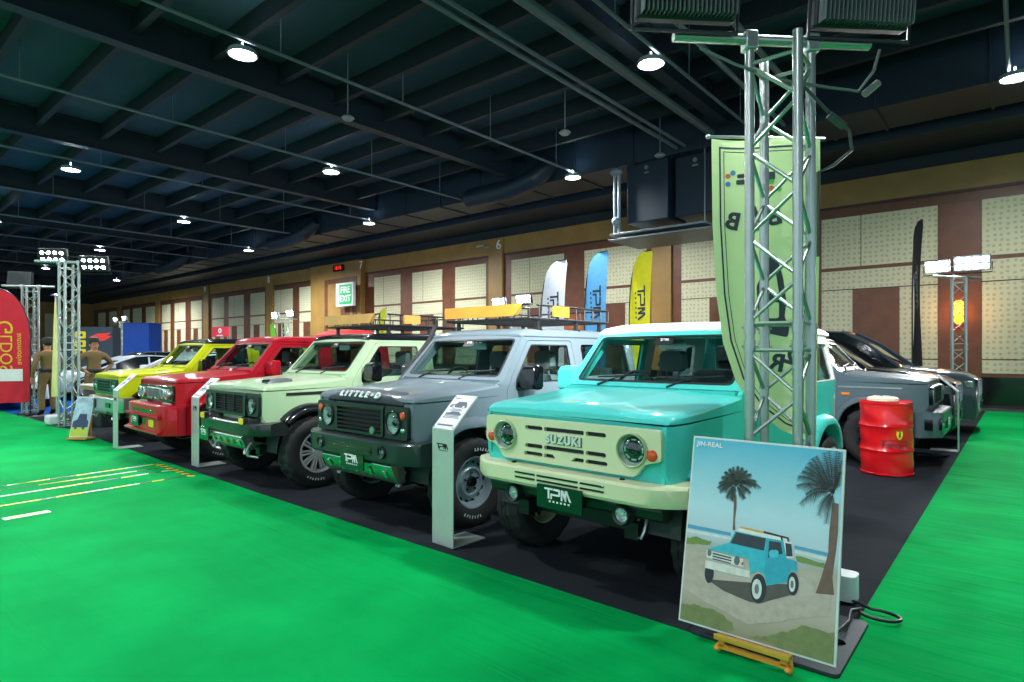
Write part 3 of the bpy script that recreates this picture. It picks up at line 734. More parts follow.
# ------------------------------------------------------------------ the hall
def structure(o): o['kind'] = 'structure'; return o
YW = 20.5
def carpet(name, col, rough=.9, wrinkle=.9):
    m = bpy.data.materials.new(name); m.use_nodes = True
    nt = m.node_tree; N = nt.nodes; L = nt.links; b = N['Principled BSDF']
    tc = N.new('ShaderNodeTexCoord')
    n1 = N.new('ShaderNodeTexNoise'); n1.inputs['Scale'].default_value = 1.3; n1.inputs['Detail'].default_value = 6
    n2 = N.new('ShaderNodeTexNoise'); n2.inputs['Scale'].default_value = 260; n2.inputs['Detail'].default_value = 2
    mp = N.new('ShaderNodeMapping'); mp.inputs['Scale'].default_value = (.6, 5, 1)
    n3 = N.new('ShaderNodeTexNoise'); n3.inputs['Scale'].default_value = 1.1; n3.inputs['Detail'].default_value = 3; n3.inputs['Distortion'].default_value = .6
    L.new(tc.outputs['Object'], n1.inputs['Vector']); L.new(tc.outputs['Object'], n2.inputs['Vector'])
    L.new(tc.outputs['Object'], mp.inputs['Vector']); b2s = .9; L.new(mp.outputs['Vector'], n3.inputs['Vector'])
    rp = N.new('ShaderNodeValToRGB'); c = lin(col)
    rp.color_ramp.elements[0].position = .35; rp.color_ramp.elements[1].position = .65
    rp.color_ramp.elements[0].color = tuple(x*.86 for x in c[:3])+(1,); rp.color_ramp.elements[1].color = tuple(min(1, x*1.1) for x in c[:3])+(1,)
    L.new(n1.outputs['Fac'], rp.inputs['Fac']); L.new(rp.outputs['Color'], b.inputs['Base Color'])
    b.inputs['Roughness'].default_value = rough; b.inputs['Specular IOR Level'].default_value = .04
    bp = N.new('ShaderNodeBump'); bp.inputs['Strength'].default_value = .25; bp.inputs['Distance'].default_value = .006
    b2 = N.new('ShaderNodeBump'); b2.inputs['Strength'].default_value = wrinkle; b2.inputs['Distance'].default_value = .03
    L.new(n3.outputs['Fac'], b2.inputs['Height']); L.new(n2.outputs['Fac'], bp.inputs['Height'])
    L.new(b2.outputs['Normal'], bp.inputs['Normal']); L.new(bp.outputs['Normal'], b.inputs['Normal'])
    return m
def sheet(name, poly, z, t, m):
    b = MB(); b.plate(poly, (), t, lambda u, v, w: (u, v, z+w)); return structure(b.build(name, m))
floor_m = mat('hall_floor', '#3a4144', .5, var=.15, scale=2)
green = carpet('green_carpet', GREEN)
b = MB(); b.box((-26, 4, -.1), (102, 36, .2)); structure(b.build('floor', floor_m))
sheet('floor_green_carpet', [(-60,-12),(8,-12),(8,19.3),(-.69,19.3),(-.69,3.03),(-6,3.12),(-13.8,3.36),(-19,3.3),(-60,3.3)], .008, .006, green)
sheet('floor_black_carpet', [(-.66,3.02),(-.66,19.3),(-17.3,19.3),(-17.3,3.40),(-13.8,3.33),(-6,3.09)], .006, .005, carpet('black_carpet', '#2a2f34', .85, .25))
sheet('floor_blue_carpet', [(-40,3.33),(-18.0,3.33),(-18.0,9),(-40,9)], .007, .005, carpet('blue_carpet', '#1d55a8'))
# wall
dark_upper = mat('dark_blue_wall', '#16232c', .7)
tan = mat('tan_wood', '#8f6f38', .5, var=.14, scale=1.5)
brown = mat('red_brown_wood', '#653c25', .45, var=.2, scale=2.5)
brown_dark = mat('dark_brown_wood', '#40271b', .5, var=.15)
def fabric_mat():
    m = bpy.data.materials.new('dotted_fabric'); m.use_nodes = True
    nt = m.node_tree; N = nt.nodes; L = nt.links; b = N['Principled BSDF']
    tc = N.new('ShaderNodeTexCoord'); vo = N.new('ShaderNodeTexVoronoi'); vo.inputs['Scale'].default_value = 7; vo.inputs['Randomness'].default_value = .3
    L.new(tc.outputs['Object'], vo.inputs['Vector'])
    rp = N.new('ShaderNodeValToRGB'); rp.color_ramp.elements[0].position = .22; rp.color_ramp.elements[1].position = .34
    rp.color_ramp.elements[0].color = lin('#adac8f'); rp.color_ramp.elements[1].color = lin('#c8c6a5')
    L.new(vo.outputs['Distance'], rp.inputs['Fac']); L.new(rp.outputs['Color'], b.inputs['Base Color']); b.inputs['Roughness'].default_value = .9
    return m
fabric = fabric_mat()
b = MB(); b.box((-26, YW+.2, 4.4), (100, .3, 8.8)); structure(b.build('wall_back', dark_upper))
tn = [0]
def trim(m, x0, x1, z0, z1, y, t=.1, name='trim', bevel=0):
    tn[0] += 1
    b = MB(); b.box(((x0+x1)/2, y+t/2, (z0+z1)/2), (x1-x0, t, z1-z0)); return structure(b.build(f'{name}_{tn[0]}', m, bevel=bevel))
trim(brown, -76, 24, .82, 5.9, YW-.03, .08)                 # timber lining
trim(tan, -76, 24, 5.9, 6.66, YW-.06, .12)                  # tan frieze
trim(brown_dark, -76, 24, 5.84, 5.92, YW-.07, .04)
structure(trim(gloss_black, -76, 24, 0, .82, YW-.06, .1, 'baseboard'))
def panel(x0, x1, door=None):
    trim(fabric, x0, x1, 4.06, 5.57, YW-.05, .03)
    trim(fabric, x0, x1, 1.3, 3.95, YW-.05, .03)
    trim(fabric, x0, x1, .92, 1.27, YW-.05, .03)
    trim(brown_dark, x0, x1, 3.36, 3.39, YW-.055, .01)
    if x1-x0 > 2.2:
        trim(brown_dark, x0+(x1-x0)*.36, x0+(x1-x0)*.36+.02, 4.06, 5.57, YW-.054, .01)
    if door: trim(brown, door[0], door[1], .9, 3.36, YW-.07, .04, bevel=.01)
def pier(x0, x1): trim(tan, x0, x1, .82, 6.64, YW-.16, .14, bevel=.02)
panel(-.81, 2.6, (1.2, 2.2)); panel(-4.73, -1.78, (-3.88, -2.68)); panel(-9.32, -5.75, (-8.29, -7.3))
trim(brown, -1.78, -.81, .82, 5.60, YW-.07, .04, bevel=.01); trim(brown, -5.75, -4.73, .82, 5.60, YW-.07, .04, bevel=.01)
panel(3.6, 7); panel(8, 11.4)
pier(-10.46, -9.67)
panel(-13.46, -10.71, (-12.9, -11.6)); panel(-17.32, -14.45, (-16.4, -15.2))
trim(brown, -14.45, -13.46, .82, 5.60, YW-.07, .04, bevel=.01)
pier(-18.6, -17.75)
panel(-20.87, -18.85); panel(-24.02, -21.78, (-23.4, -22.4)); panel(-27.2, -24.98)
b = MB(); b.box((-30.6, YW-.15, 3.33), (5.1, .36, 6.66)); structure(b.build('trim_exit_pier', tan, bevel=.03))
trim(brown, -31.6, -28.4, .0, 5.75, YW-.36, .06, bevel=.02); trim(tan, -31.2, -28.8, .0, 5.45, YW-.38, .05); trim(brown_dark, -30.02, -29.98, 0, 3.5, YW-.40, .04)
structure(trim(brown, -29.9, -29.0, 3.3, 4.0, YW-.39, .04))
for (x0, x1) in ((-34.9,-33.2),(-38.0,-35.7),(-41.3,-39.3),(-44.6,-42.3),(-47.3,-45.4),(-51.2,-49.2),(-54.5,-52.3),(-57.2,-55.4),(-61.0,-58.9),(-64.3,-62.1),(-67.0,-65.2),(-71.0,-68.8),(-74.5,-72.2)):
    panel(x0, x1, (x0+.5, x0+1.3))
for x in (-38.5, -48.2, -58.0, -67.8): pier(x-.45, x+.45)
# end wall
b = MB(); b.box((-76.2, 4, 4.4), (.3, 36, 8.8)); structure(b.build('wall_left', dark_upper))
b = MB(); b.box((-76.0, 4, 3.3), (.1, 35.6, 6.6)); structure(b.build('trim_end_lining', tan))
for y in (-4, 0, 4, 8, 12, 16):
    b = MB(); b.box((-75.9, y+1.7, 3.6), (.1, 3, 3.6)); structure(b.build(f'trim_{200+y}', fabric))
# ceiling: slab, girders, joists
ceil_m = mat('black_soffit', '#2b4557', .85, var=.15, scale=.6)
beam_m = mat('painted_steel', '#152835', .6)
pipe_m = mat('conduit_grey', '#5d6d75', .45)
duct_m = mat('duct_black', '#0a2031', .5, var=.1, scale=.8)
b = MB(); b.box((-26, 3.5, 8.5), (100, 35, .2)); structure(b.build('ceiling', ceil_m))
for x in (9.1, 1.5, -6.1, -13.7, -21.4, -29, -36.6, -44.2, -51.8, -59.4, -67):
    b = MB(); b.box((x, 3, 7.62), (.30, 34, .04)); b.box((x, 3, 8.0), (.06, 34, .78)); b.box((x, 3, 8.37), (.30, 34, .04)); structure(b.build('ceiling_girder', beam_m))
for k in range(-7, 12):
    y = 2.84+1.54*k
    b = MB(); b.box((-30, y, 7.92), (92, .14, .03)); b.box((-30, y, 8.15), (92, .04, .46)); structure(b.build('ceiling_joist', mat('joist_paint', '#101e28', .7)))
for x in (-.2, -5.3, -10.9, -16.1, -21.6, -27, -32.4, -38, -43.5, -49):
    b = MB(); b.tube((x, -12, 7.22), (x, 16.3, 7.22), .035, 8)
    for y in range(-9, 17, 3): b.tube((x, y, 7.22), (x, y, 8.4), .012, 6)
    structure(b.build('ceiling_conduit', pipe_m))
for x, r, z in ((-7.5,.05,7.3),(-7.25,.04,7.3),(-6.5,.10,7.5),(-4.6,.05,7.25),(-3.9,.06,7.35)):
    b = MB(); b.tube((x, -12, z), (x, 19.5, z), r, 10); structure(b.build('ceiling_pipe', pipe_m))
# duct beside the back wall
b = MB(); b.box((-33, 17.0, 7.75), (84, 1.7, 1.2))
for i in range(40): b.box((-74+i*2.1, 17.0, 7.75), (.06, 1.78, 1.28))
b.box((-30, 19.4, 7.1), (92, 2.0, .14)); b.box((-30, 18.45, 7.4), (92, .1, .5))
structure(b.build('ceiling_duct', duct_m, bevel=.01))
b = MB()
for x, r in ((-12, .5), (-26, .5), (-41, .5)):
    b.path([(x, 16.6, 7.7), (x, 16.0, 7.6), (x-.3, 15.7, 7.2), (x-1.2, 15.6, 7.0), (x-3.2, 15.6, 7.0)], .34, 14)
structure(b.build('ceiling_duct_elbow', duct_m))
# ------------------------------------------------------------------ ceiling lights
lamp_on = mat('lamp_glow', '#ffffff', .4, emit='#f4f9ff', power=60)
def downlight(x, y, k=1, first=[None]):
    if first[0] is None:
        o = MB(); o.lathe([(.10,.10),(.24,.06),(.27,-.02),(.24,-.03),(.22,.0)], n=24); o.tube((0,0,.05),(0,0,.22),.02,8)
        r = o.build('ceiling_downlight', mat('lamp_housing','#9aa3a6',.4))
        d = MB(); d.lathe([(.225,-.012),(.0,-.02)], n=24); g = d.build('diffuser', lamp_on, r)
        first[0] = (r.data, g.data); bpy.data.objects.remove(g); bpy.data.objects.remove(r)
    r = bpy.data.objects.new('ceiling_downlight', first[0][0]); COL.objects.link(r); r.location = (x, y, 7.0)
    g = bpy.data.objects.new('diffuser', first[0][1]); COL.objects.link(g); g.parent = r
    tag(r, 'round white downlight hanging on the conduits of the dark ceiling', 'ceiling light', 'downlights under the dark ceiling')
    l = bpy.data.lights.new('downlight_beam', 'SPOT'); l.energy = DOWN*k; l.spot_size = R(165); l.spot_blend = .6; l.shadow_soft_size = .2; l.color = (.95, .98, 1)
    lo = bpy.data.objects.new('downlight_beam', l); COL.objects.link(lo); lo.location = (x, y, 6.95)
for y, xs in ((15.75, (-.1, -10.8, -21.3, -32, -43, -53)), (10.5, (-5.4, -16.1, -27, -38, -49)), (5.3, (-11.0, -21.9, -33, -44)),
              (0.0, (-5.4, -16.1, -27)), (-5.2, (-.1, -11, -22)), (5.3, (-.1,))):
    for x in xs: downlight(x, y, (4.6 if x < -30 else 3.2 if x < -20 else 1.9 if x < -5 else 1.1) if y > 15 else 1)
def hanging_sensor(x, y, z):
    m = MB(); m.lathe([(.02,.08),(.10,.05),(.15,.0),(.10,-.05),(.0,-.06)], n=18); m.tube((0,0,.05),(0,0,8.4-z),.012,6)
    o = m.build('hanging_speaker', mat('sensor_grey','#7d8a90',.4)); o.location = (x, y, z)
    return tag(o, 'small grey dome speaker hung on a thin rod from the dark ceiling', 'speaker', 'dome speakers hung from the ceiling')
for p in ((-11.9, 8.2, 6.9), (-8.6, 12.2, 6.9), (-7.6, 15.3, 6.9)): hanging_sensor(*p)
# air handler high up by the wall
r = thing('air_handler', 'large black air handling cabinet hung high before the back wall beside the green banner', 'air conditioner', (-8.1, 17.2, 5.0))
m = MB(); m.box((-.45,-.2,1.85),(1.35,1.3,2.9)); m.box((.98,0,1.75),(1.3,1.2,2.6)); m.box((-1.25,.1,2.4),(.35,.8,1.6)); m.build('cabinet', duct_m, r, .03)
m = MB(); m.box((0,-.3,.05),(3.0,1.9,.06)); m.box((.1,-.35,-.12),(3.2,1.9,.05)); m.build('tray', pipe_m, r, .01)
m = MB(); m.tube((-1.45,-1.0,.1),(-1.45,-1.0,1.9),.05,10); m.tube((-1.3,-1.0,.1),(-1.3,-1.0,1.9),.05,10); m.ball((-1.4,-1.0,.5),.14,12,8); m.ball((-1.4,-1.0,2.0),(.2,.2,.12),12,8); m.build('pipe_set', mat('pipe_pale','#6e7f88',.4), r)
for x in (-1.3, 1.4):
    for y in (-1.0, .5): m = MB(); m.tube((x,y,.05),(x,y,3.3),.02,6); m.build('hanger_rod', pipe_m, r)
for x in (-.45,.95): m = MB(); m.lathe([(.07,0),(.06,-.03),(0,-.03)],(x,-.86 if x<0 else -.61,2.0),'y',14); m.box((x,-.86 if x<0 else -.61,1.85),(.16,.02,.05)); m.build('gauge', silver, r)
# wall numbers, exit sign, clock
def wallnum(s, x, lab, y=YW-.19, z=6.3):
    m = MB(); m.text(s, .62, lambda u, v, w: (x+u, y-w, z+v), .03); o = m.build('wall_number', lettering_white)
    return tag(o, lab, 'wall number')
wallnum('6', -17.95, 'white numeral 6 on the tan frieze above the white feather flag'); wallnum('7', -28.0, 'white numeral 7 on the tan pier beside the fire exit sign', YW-.36); wallnum('8', -38.5, 'white numeral 8 on the frieze left of the fire exit doorway'); wallnum('9', -48.3, 'white numeral 9, smallest and furthest left on the frieze')
m = MB(); m.box((-19.0, YW-.25, 6.35), (.5, .08, .08)); m.tube((-18.8, YW-.2, 6.3), (-18.6, YW-.1, 6.3), .03, 8); tag(m.build('wall_bracket', silver), 'small silver bracket on the frieze beside the numeral 6', 'bracket')
r = thing('exit_sign', 'white framed green fire exit sign hung before the tan doorway', 'sign', (-28.87, YW-.75, 4.7))
m = MB(); m.box((0,0,0),(1.65,.18,1.32)); m.build('sign_box', white, r, .02)
m = MB(); m.box((.12,-.10,0),(1.15,.02,1.10)); s = m.build('sign_face', mat('exit_green','#0f9a58',.4,emit='#0f9a58',power=.5), r)
m = MB(); m.text('FIRE', .50, lambda u,v,w: (.12+u,-.115-w,.24+v), .01, 0, 1, 'CENTER', .01); m.text('EXIT', .50, lambda u,v,w: (.12+u,-.115-w,-.24+v), .01, 0, 1, 'CENTER', .01); m.build('lettering', white, s)
for x in (-.6, .6): m = MB(); m.box((x,.22,.3),(.05,.30,.05)); m.build('wall_arm', darkmetal, r)
r = thing('wall_clock', 'black digital clock with red figures above the tan doorway', 'clock', (-30.05, YW-.42, 6.32))
m = MB(); m.box((0,0,0),(.95,.10,.36)); m.build('clock_case', gloss_black, r, .01)
m = MB(); m.text('18:18', .30, lambda u,v,w: (u,-.06-w,v), .006); m.build('figures', mat('red_led','#e0261c',.4,emit='#e0261c',power=1.5), r)
# amber wall lamps
amber_glow = mat('amber_glow', '#ff9a2a', .4, emit='#ff8a1a', power=6)
for i, (x, lab) in enumerate(((-1.3, 'amber glass wall lamp glowing on the brown pier behind the lattice tower'), (-14.1, 'amber glass wall lamp glowing on brown pier between the white and blue flags'))):
    m = MB(); m.lathe([(.05,-.3),(.16,-.15),(.18,.1),(.12,.28),(.05,.34)], (x, YW-.2, 2.55 if i == 0 else 1.75), 'z', 18); o = m.build('wall_lamp', amber_glow); tag(o, lab, 'wall lamp')
    l = bpy.data.lights.new('wall_lamp_beam', 'POINT'); l.energy = 18; l.color = (1,.5,.15); l.shadow_soft_size = .15
    lo = bpy.data.objects.new('wall_lamp_beam', l); COL.objects.link(lo); lo.location = (x, YW-.5, 2.6)

# ------------------------------------------------------------------ lattice towers and floodlights
led = mat('led_glow', '#ffffff', .4, emit='#f2f8ff', power=45)
led_off = mat('led_off', '#c8d0d0', .3)
def tower(label, loc, rz, h=3.08, joint=1.57, bar=0, plate=True, group=None, big=True, mid=True):
    r = thing('lattice_tower', label, 'truss tower', loc, rz, group)
    s = .12
    for (x, y) in ((-s,-s),(s,-s),(s,s),(-s,s)):
        m = MB(); m.tube((x,y,.03),(x,y,h),.025,16)
        if joint: 
            for dz in (-.045,.045): m.tube((x,y,joint+dz-.028),(x,y,joint+dz+.028),.030,16)
            for dz in (-.05,.05): m.tube((x-.04,y,joint+dz),(x+.04,y,joint+dz),.006,6)
        m.build('leg', alu, r)
    spans = [(.08, joint-.07), (joint+.07, h-.10)] if joint else [(.08, h-.1)]
    for i, (ax, ay, bx, by) in enumerate(((-s,-s,s,-s),(s,-s,s,s),(s,s,-s,s),(-s,s,-s,-s))):
        m = MB()
        for z0, z1 in spans:
            n = max(2, round((z1-z0)/.245)); dz = (z1-z0)/n
            for z in (z0, z1): m.tube((ax,ay,z),(bx,by,z),.0105,8)
            for k in range(n):
                a, c = ((ax,ay),(bx,by)) if (k+i) % 2 == 0 else ((bx,by),(ax,ay))
                m.tube((*a, z1-k*dz-.01), (*c, z1-(k+1)*dz+.01), .0105, 8)
        m.build('brace', alu, r)
    if plate:
        k = .355 if bar == 1.0 and loc[0] > -2 else .2
        m = MB(); m.plate(rrect(-k,-k,k,k,.03), [rrect(.62*k,-.12*k,.88*k,.10*k,.1*k)], .02, lambda u, v, w: (u, v, .028+w)); m.build('base_plate', mat('plate_steel','#2c353d',.45,.2), r, .004)
    if bar:
        m = MB(); a = R(45); L = bar/2
        m.tube((-L*math.cos(a)-.06,-L*math.sin(a)-.06,h+.03),(L*math.cos(a)-.0,L*math.sin(a),h+.03),.028,14); m.build('crossbar', alu, r)
        for q in (-s, s): m = MB(); m.box((q,q,h+.02),(.07,.07,.10), Matrix.Rotation(a,3,'Z')); m.build('clamp', alu, r, .008)
    return r
def floodlight(label, loc, rz, tilt=0, on=True, dark=False, group=None, watts=0, w=.50, h=.36, spot=True, aim=None):
    """LED panel facing local -y with a finned back"""
    r = thing('floodlight', label, 'floodlight', loc, rz, group)
    T = Matrix.Rotation(tilt, 3, 'X')
    P = lambda x, y, z: T @ Vector((x, y, z+h/2+.04))
    m = MB(); m.box(P(0,.02,0), (w,.07,h), T); m.build('housing', mat('flood_housing','#20282a',.35,.4), r, .012)
    m = MB()
    n = 22
    for i in range(n): m.box(P(-w/2+.02+(w-.04)*i/(n-1), .085, 0), (.0045,.07,h*.94), T)
    m.build('cooling_fins', mat('fin_grey','#6c7577',.4,.2), r)
    m = MB(); m.box(P(0,-.018,0),(w*.96,.006,h*.94),T); m.build('front_frame', mat('lamp_glare_white','#e4eaec',.3) if on and not dark else black, r)  # white frame on lit lamps paints their glare between the modules
    for iz in range(2):
        for ix in range(4):
            m = MB(); q = .036 if dark else .056; m.lathe([(.0,-.032),(q*.8,-.030),(q,-.020)], (0,0,0),'y',14)
            m.v = [tuple(P(v[0]*w/.5-w*.34+ix*w*.227, v[1], v[2]*h/.36-h*.22+iz*h*.44)) for v in m.v]
            m.build('led_module', led if on else led_off, r)
    m = MB(); m.path([P(-w/2-.02,.03,0),P(-w/2-.02,.03,-h/2-.05),P(w/2+.02,.03,-h/2-.05),P(w/2+.02,.03,0)], .012, 6); m.build('bracket', darkmetal, r)
    if watts:
        l = bpy.data.lights.new('flood_beam','SPOT'); l.energy = watts; l.spot_size = R(84); l.spot_blend = .6; l.shadow_soft_size = .2; l.color = (.95,.98,1)
        lo = bpy.data.objects.new('flood_beam', l); COL.objects.link(lo)
        d = Vector(aim or (math.sin(rz), -math.cos(rz), -.35))
        lo.location = Vector(loc)+Vector((0,0,h/2+.04))+d.normalized()*.10
        lo.rotation_euler = d.to_track_quat('-Z','Y').to_euler()
    return r
A0 = (-.985, 3.385, 0)
near = tower('tall aluminium lattice tower standing behind the beach poster', A0, 0, 3.12, 1.57, 1.0)
# cables on the near tower
m = MB(); m.path([(-.30+A0[0],-.34+A0[1],3.08),(-.16+A0[0],-.20+A0[1],3.0),(.02+A0[0],-.02+A0[1],2.93),(.2+A0[0],.16+A0[1],2.90),(.32+A0[0],.26+A0[1],2.88),(.38+A0[0],.34+A0[1],3.0),(.40+A0[0],.38+A0[1],3.12)],.008,6)
m.tube((.34+A0[0],.30+A0[1],2.87),(.40+A0[0],.34+A0[1],2.93),.02,8); o = m.build('power_cable', mat('cable_grey','#66706c',.5)); tag(o, 'grey lamp cable looped along the crossbar of the near tower', 'cable')
m = MB(); m.path([(A0[0]+.10,A0[1]+.0,2.9),(A0[0]+.16,A0[1]+.06,2.82),(A0[0]+.22,A0[1]+.13,2.74),(A0[0]+.29,A0[1]+.20,2.66),(A0[0]+.30,A0[1]+.21,2.56),(A0[0]+.22,A0[1]+.16,2.48),(A0[0]+.155,A0[1]+.13,2.45),(A0[0]+.155,A0[1]+.13,2.0)],.009,6)
m.tube((A0[0]+.21,A0[1]+.12,2.74),(A0[0]+.27,A0[1]+.18,2.68),.022,8); o = m.build('power_cable', mat('cable_dark','#3c4644',.5)); tag(o, 'dark cable with a connector curling beside the top of the near tower', 'cable')
m = MB(); m.path([(-.78+.06*k,4.0-.02*k,.03) for k in range(2)]+[(-.60+.10*math.cos(R(a)),3.86+.07*math.sin(R(a)),.035) for a in range(120,-220,-20)]+[(-.72,3.75,.062),(-.70,3.6,.062),(-.72,3.4,.062)],.009,8); o = m.build('power_cable', black); tag(o, 'black cable loop lying on the steel plate by the carpet edge', 'cable')
dirv = R(225-90)                     # lamps look away from the aisle, over the cars
floodlight('left one of two finned floodlights on the near lattice tower', (A0[0]-.37, A0[1]-.40, 3.165), R(-135), R(-6), True, True, None, FLOOD, .52, .42, aim=(-1,.75,-.32))
floodlight('right one of two finned floodlights on the near lattice tower', (A0[0]+.30, A0[1]+.28, 3.165), R(-135), R(-6), True, True, None, FLOOD, .52, .42, aim=(-1,1.2,-.45))
tower('slim lattice tower with lit floodlights standing left of the yellow car', (-14.5, 3.48, 0), R(10), 3.25, 1.6, 1.0)
floodlight('left lit floodlight on the tower nearest the yellow car', (-14.8, 3.3, 3.22), R(50), R(14), True, True, None, FLOOD*.6, .5, .30)
floodlight('right lit floodlight on the tower nearest the yellow car', (-14.05, 3.8, 3.05), R(50), R(14), True, True, None, FLOOD*.6, .5, .30)
tower('lattice tower without lit lamps beside the red flag', (-18.3, 3.62, 0), R(10), 3.05, 1.6, 1.0)
floodlight('unlit black floodlight above the tower beside the red flag', (-18.7, 3.5, 3.05), R(235), R(10), False, True, None, 0)
for (X, Y, lab, h) in ((-1.05, 16.4, 'beyond the parked vans', 3.1), (-13.9, 16.6, 'behind the grey car', 3.05), (-29.7, 16.6, 'behind the red car', 3.2), (-56, 17, 'by the blue booth', 3.9)):
    tower('lattice tower with lit lamps '+lab, (X, Y, 0), R(8), h, 1.6, 1.2)
    floodlight('left lit floodlight on the tower '+lab, (X-(.36 if X > -5 else .48), Y-.30, h+.08), R(-3), R(12), True, False, None, FLOOD*.45, .46 if X > -5 else .62, .28)
    floodlight('right lit floodlight on the tower '+lab, (X+(.22 if X > -5 else .36), Y+.10, h+.12), R(3), R(12), True, False, None, FLOOD*.45, .66, .34)
# ------------------------------------------------------------------ cars in the front row
def paint(name, c, rough=.5, coat=.9, metal=0, var=.03): return mat(name, c, rough, metal, coat*.6, var, 2, spec=.12)
P_teal = paint('turquoise_paint', '#4ac9c2'); P_cream = paint('cream_paint', '#cfd8b0', .35, .4); P_ivory = paint('ivory_roof', '#dfe6df', .3, .5)
P_grey = paint('slate_grey_paint', '#6a7a82'); P_sage = paint('sage_green_paint', '#a8c39c'); P_red = paint('red_paint', '#a50a1e'); P_yel = paint('lime_yellow_paint', '#c3cd12')
P_dk = paint('black_paint', '#15191d', .2)
rim_cream = mat('rim_cream', '#aab48c', .4); rim_grey = mat('rim_pale_grey', '#8c9ca3', .35, .2); rim_silver = mat('rim_silver', '#b4baba', .3, .35); rim_blue = mat('rim_blue', '#2a5cc0', .35, .3)
bump_dark = paint('bumper_graphite', '#2c3a38', .3, .4); bump_black = mat('bumper_black', '#1b2122', .35, coat=.3)
YAW = R(-1.7)
off_roader('offroad_car', 'turquoise boxy car with cream grille and ivory roof behind the tower', dict(paint=P_teal, roof=P_ivory, accent=P_cream, front='classic', mirror=P_teal, body_handle=1, upper=1, rimmat=rim_cream, rim=.195, tyre=.365, wheelkey='a', style='steel', bumper=None), (-2.175, 3.70, .01), YAW)
c = off_roader('offroad_car', 'slate grey boxy car with roof rack and white capitals on its bonnet edge', dict(paint=P_grey, roof=P_grey, flare=P_grey, front='heritage', bumper=bump_dark, skid=skid_m, mirror=gloss_black, rimmat=rim_grey, rim=.215, tyre=.375, wheelkey='b', style='steel', track=.72), (-4.36, 3.74, .01), YAW)
roof_rack(c, wood_yellow); snorkel(c, -.715)
c = off_roader('offroad_car', 'sage green boxy car with black fender flares and yellow fog lamps', dict(paint=P_sage, roof=P_dk, flare=P_dk, front='trail', bumper=bump_black, skid=skid_m, mirror=gloss_black, rimmat=rim_silver, rim=.225, tyre=.39, wheelkey='c', style='spoke', track=.74, wide=.11, plateau=False), (-6.72, 3.72, .01), YAW)
roof_rack(c, mat('pale_pine', '#c99a4c', .4, coat=.2, var=.15, scale=3))
off_roader('offroad_car', 'bright red boxy car with deep bumper and twin round lamps', dict(paint=P_red, roof=P_red, flare=P_red, front='quad', mirror=P_red, rimmat=rim_silver, rim=.22, tyre=.375, wheelkey='d', style='spoke'), (-9.17, 3.80, .01), YAW)
off_roader('offroad_car', 'lime yellow boxy car with black roof beside the lattice tower', dict(paint=P_yel, roof=P_dk, flare=P_dk, front='mesh', bumper=silver, rimmat=rim_blue, rim=.20, tyre=.375, wheelkey='e', style='steel', wide=.11, mirror=P_dk), (-11.75, 3.92, .01), YAW)
off_roader('offroad_car', 'dark slate boxy car with black roof behind the red drum', dict(paint=paint('dark_slate_paint', '#506068'), roof=P_dk, front='square', mirror=P_dk, rimmat=mat('rim_dark', '#30363a', .3, .5), rim=.22, tyre=.375, wheelkey='f', style='spoke', tint=1), (-1.47, 9.88, .01), R(90))
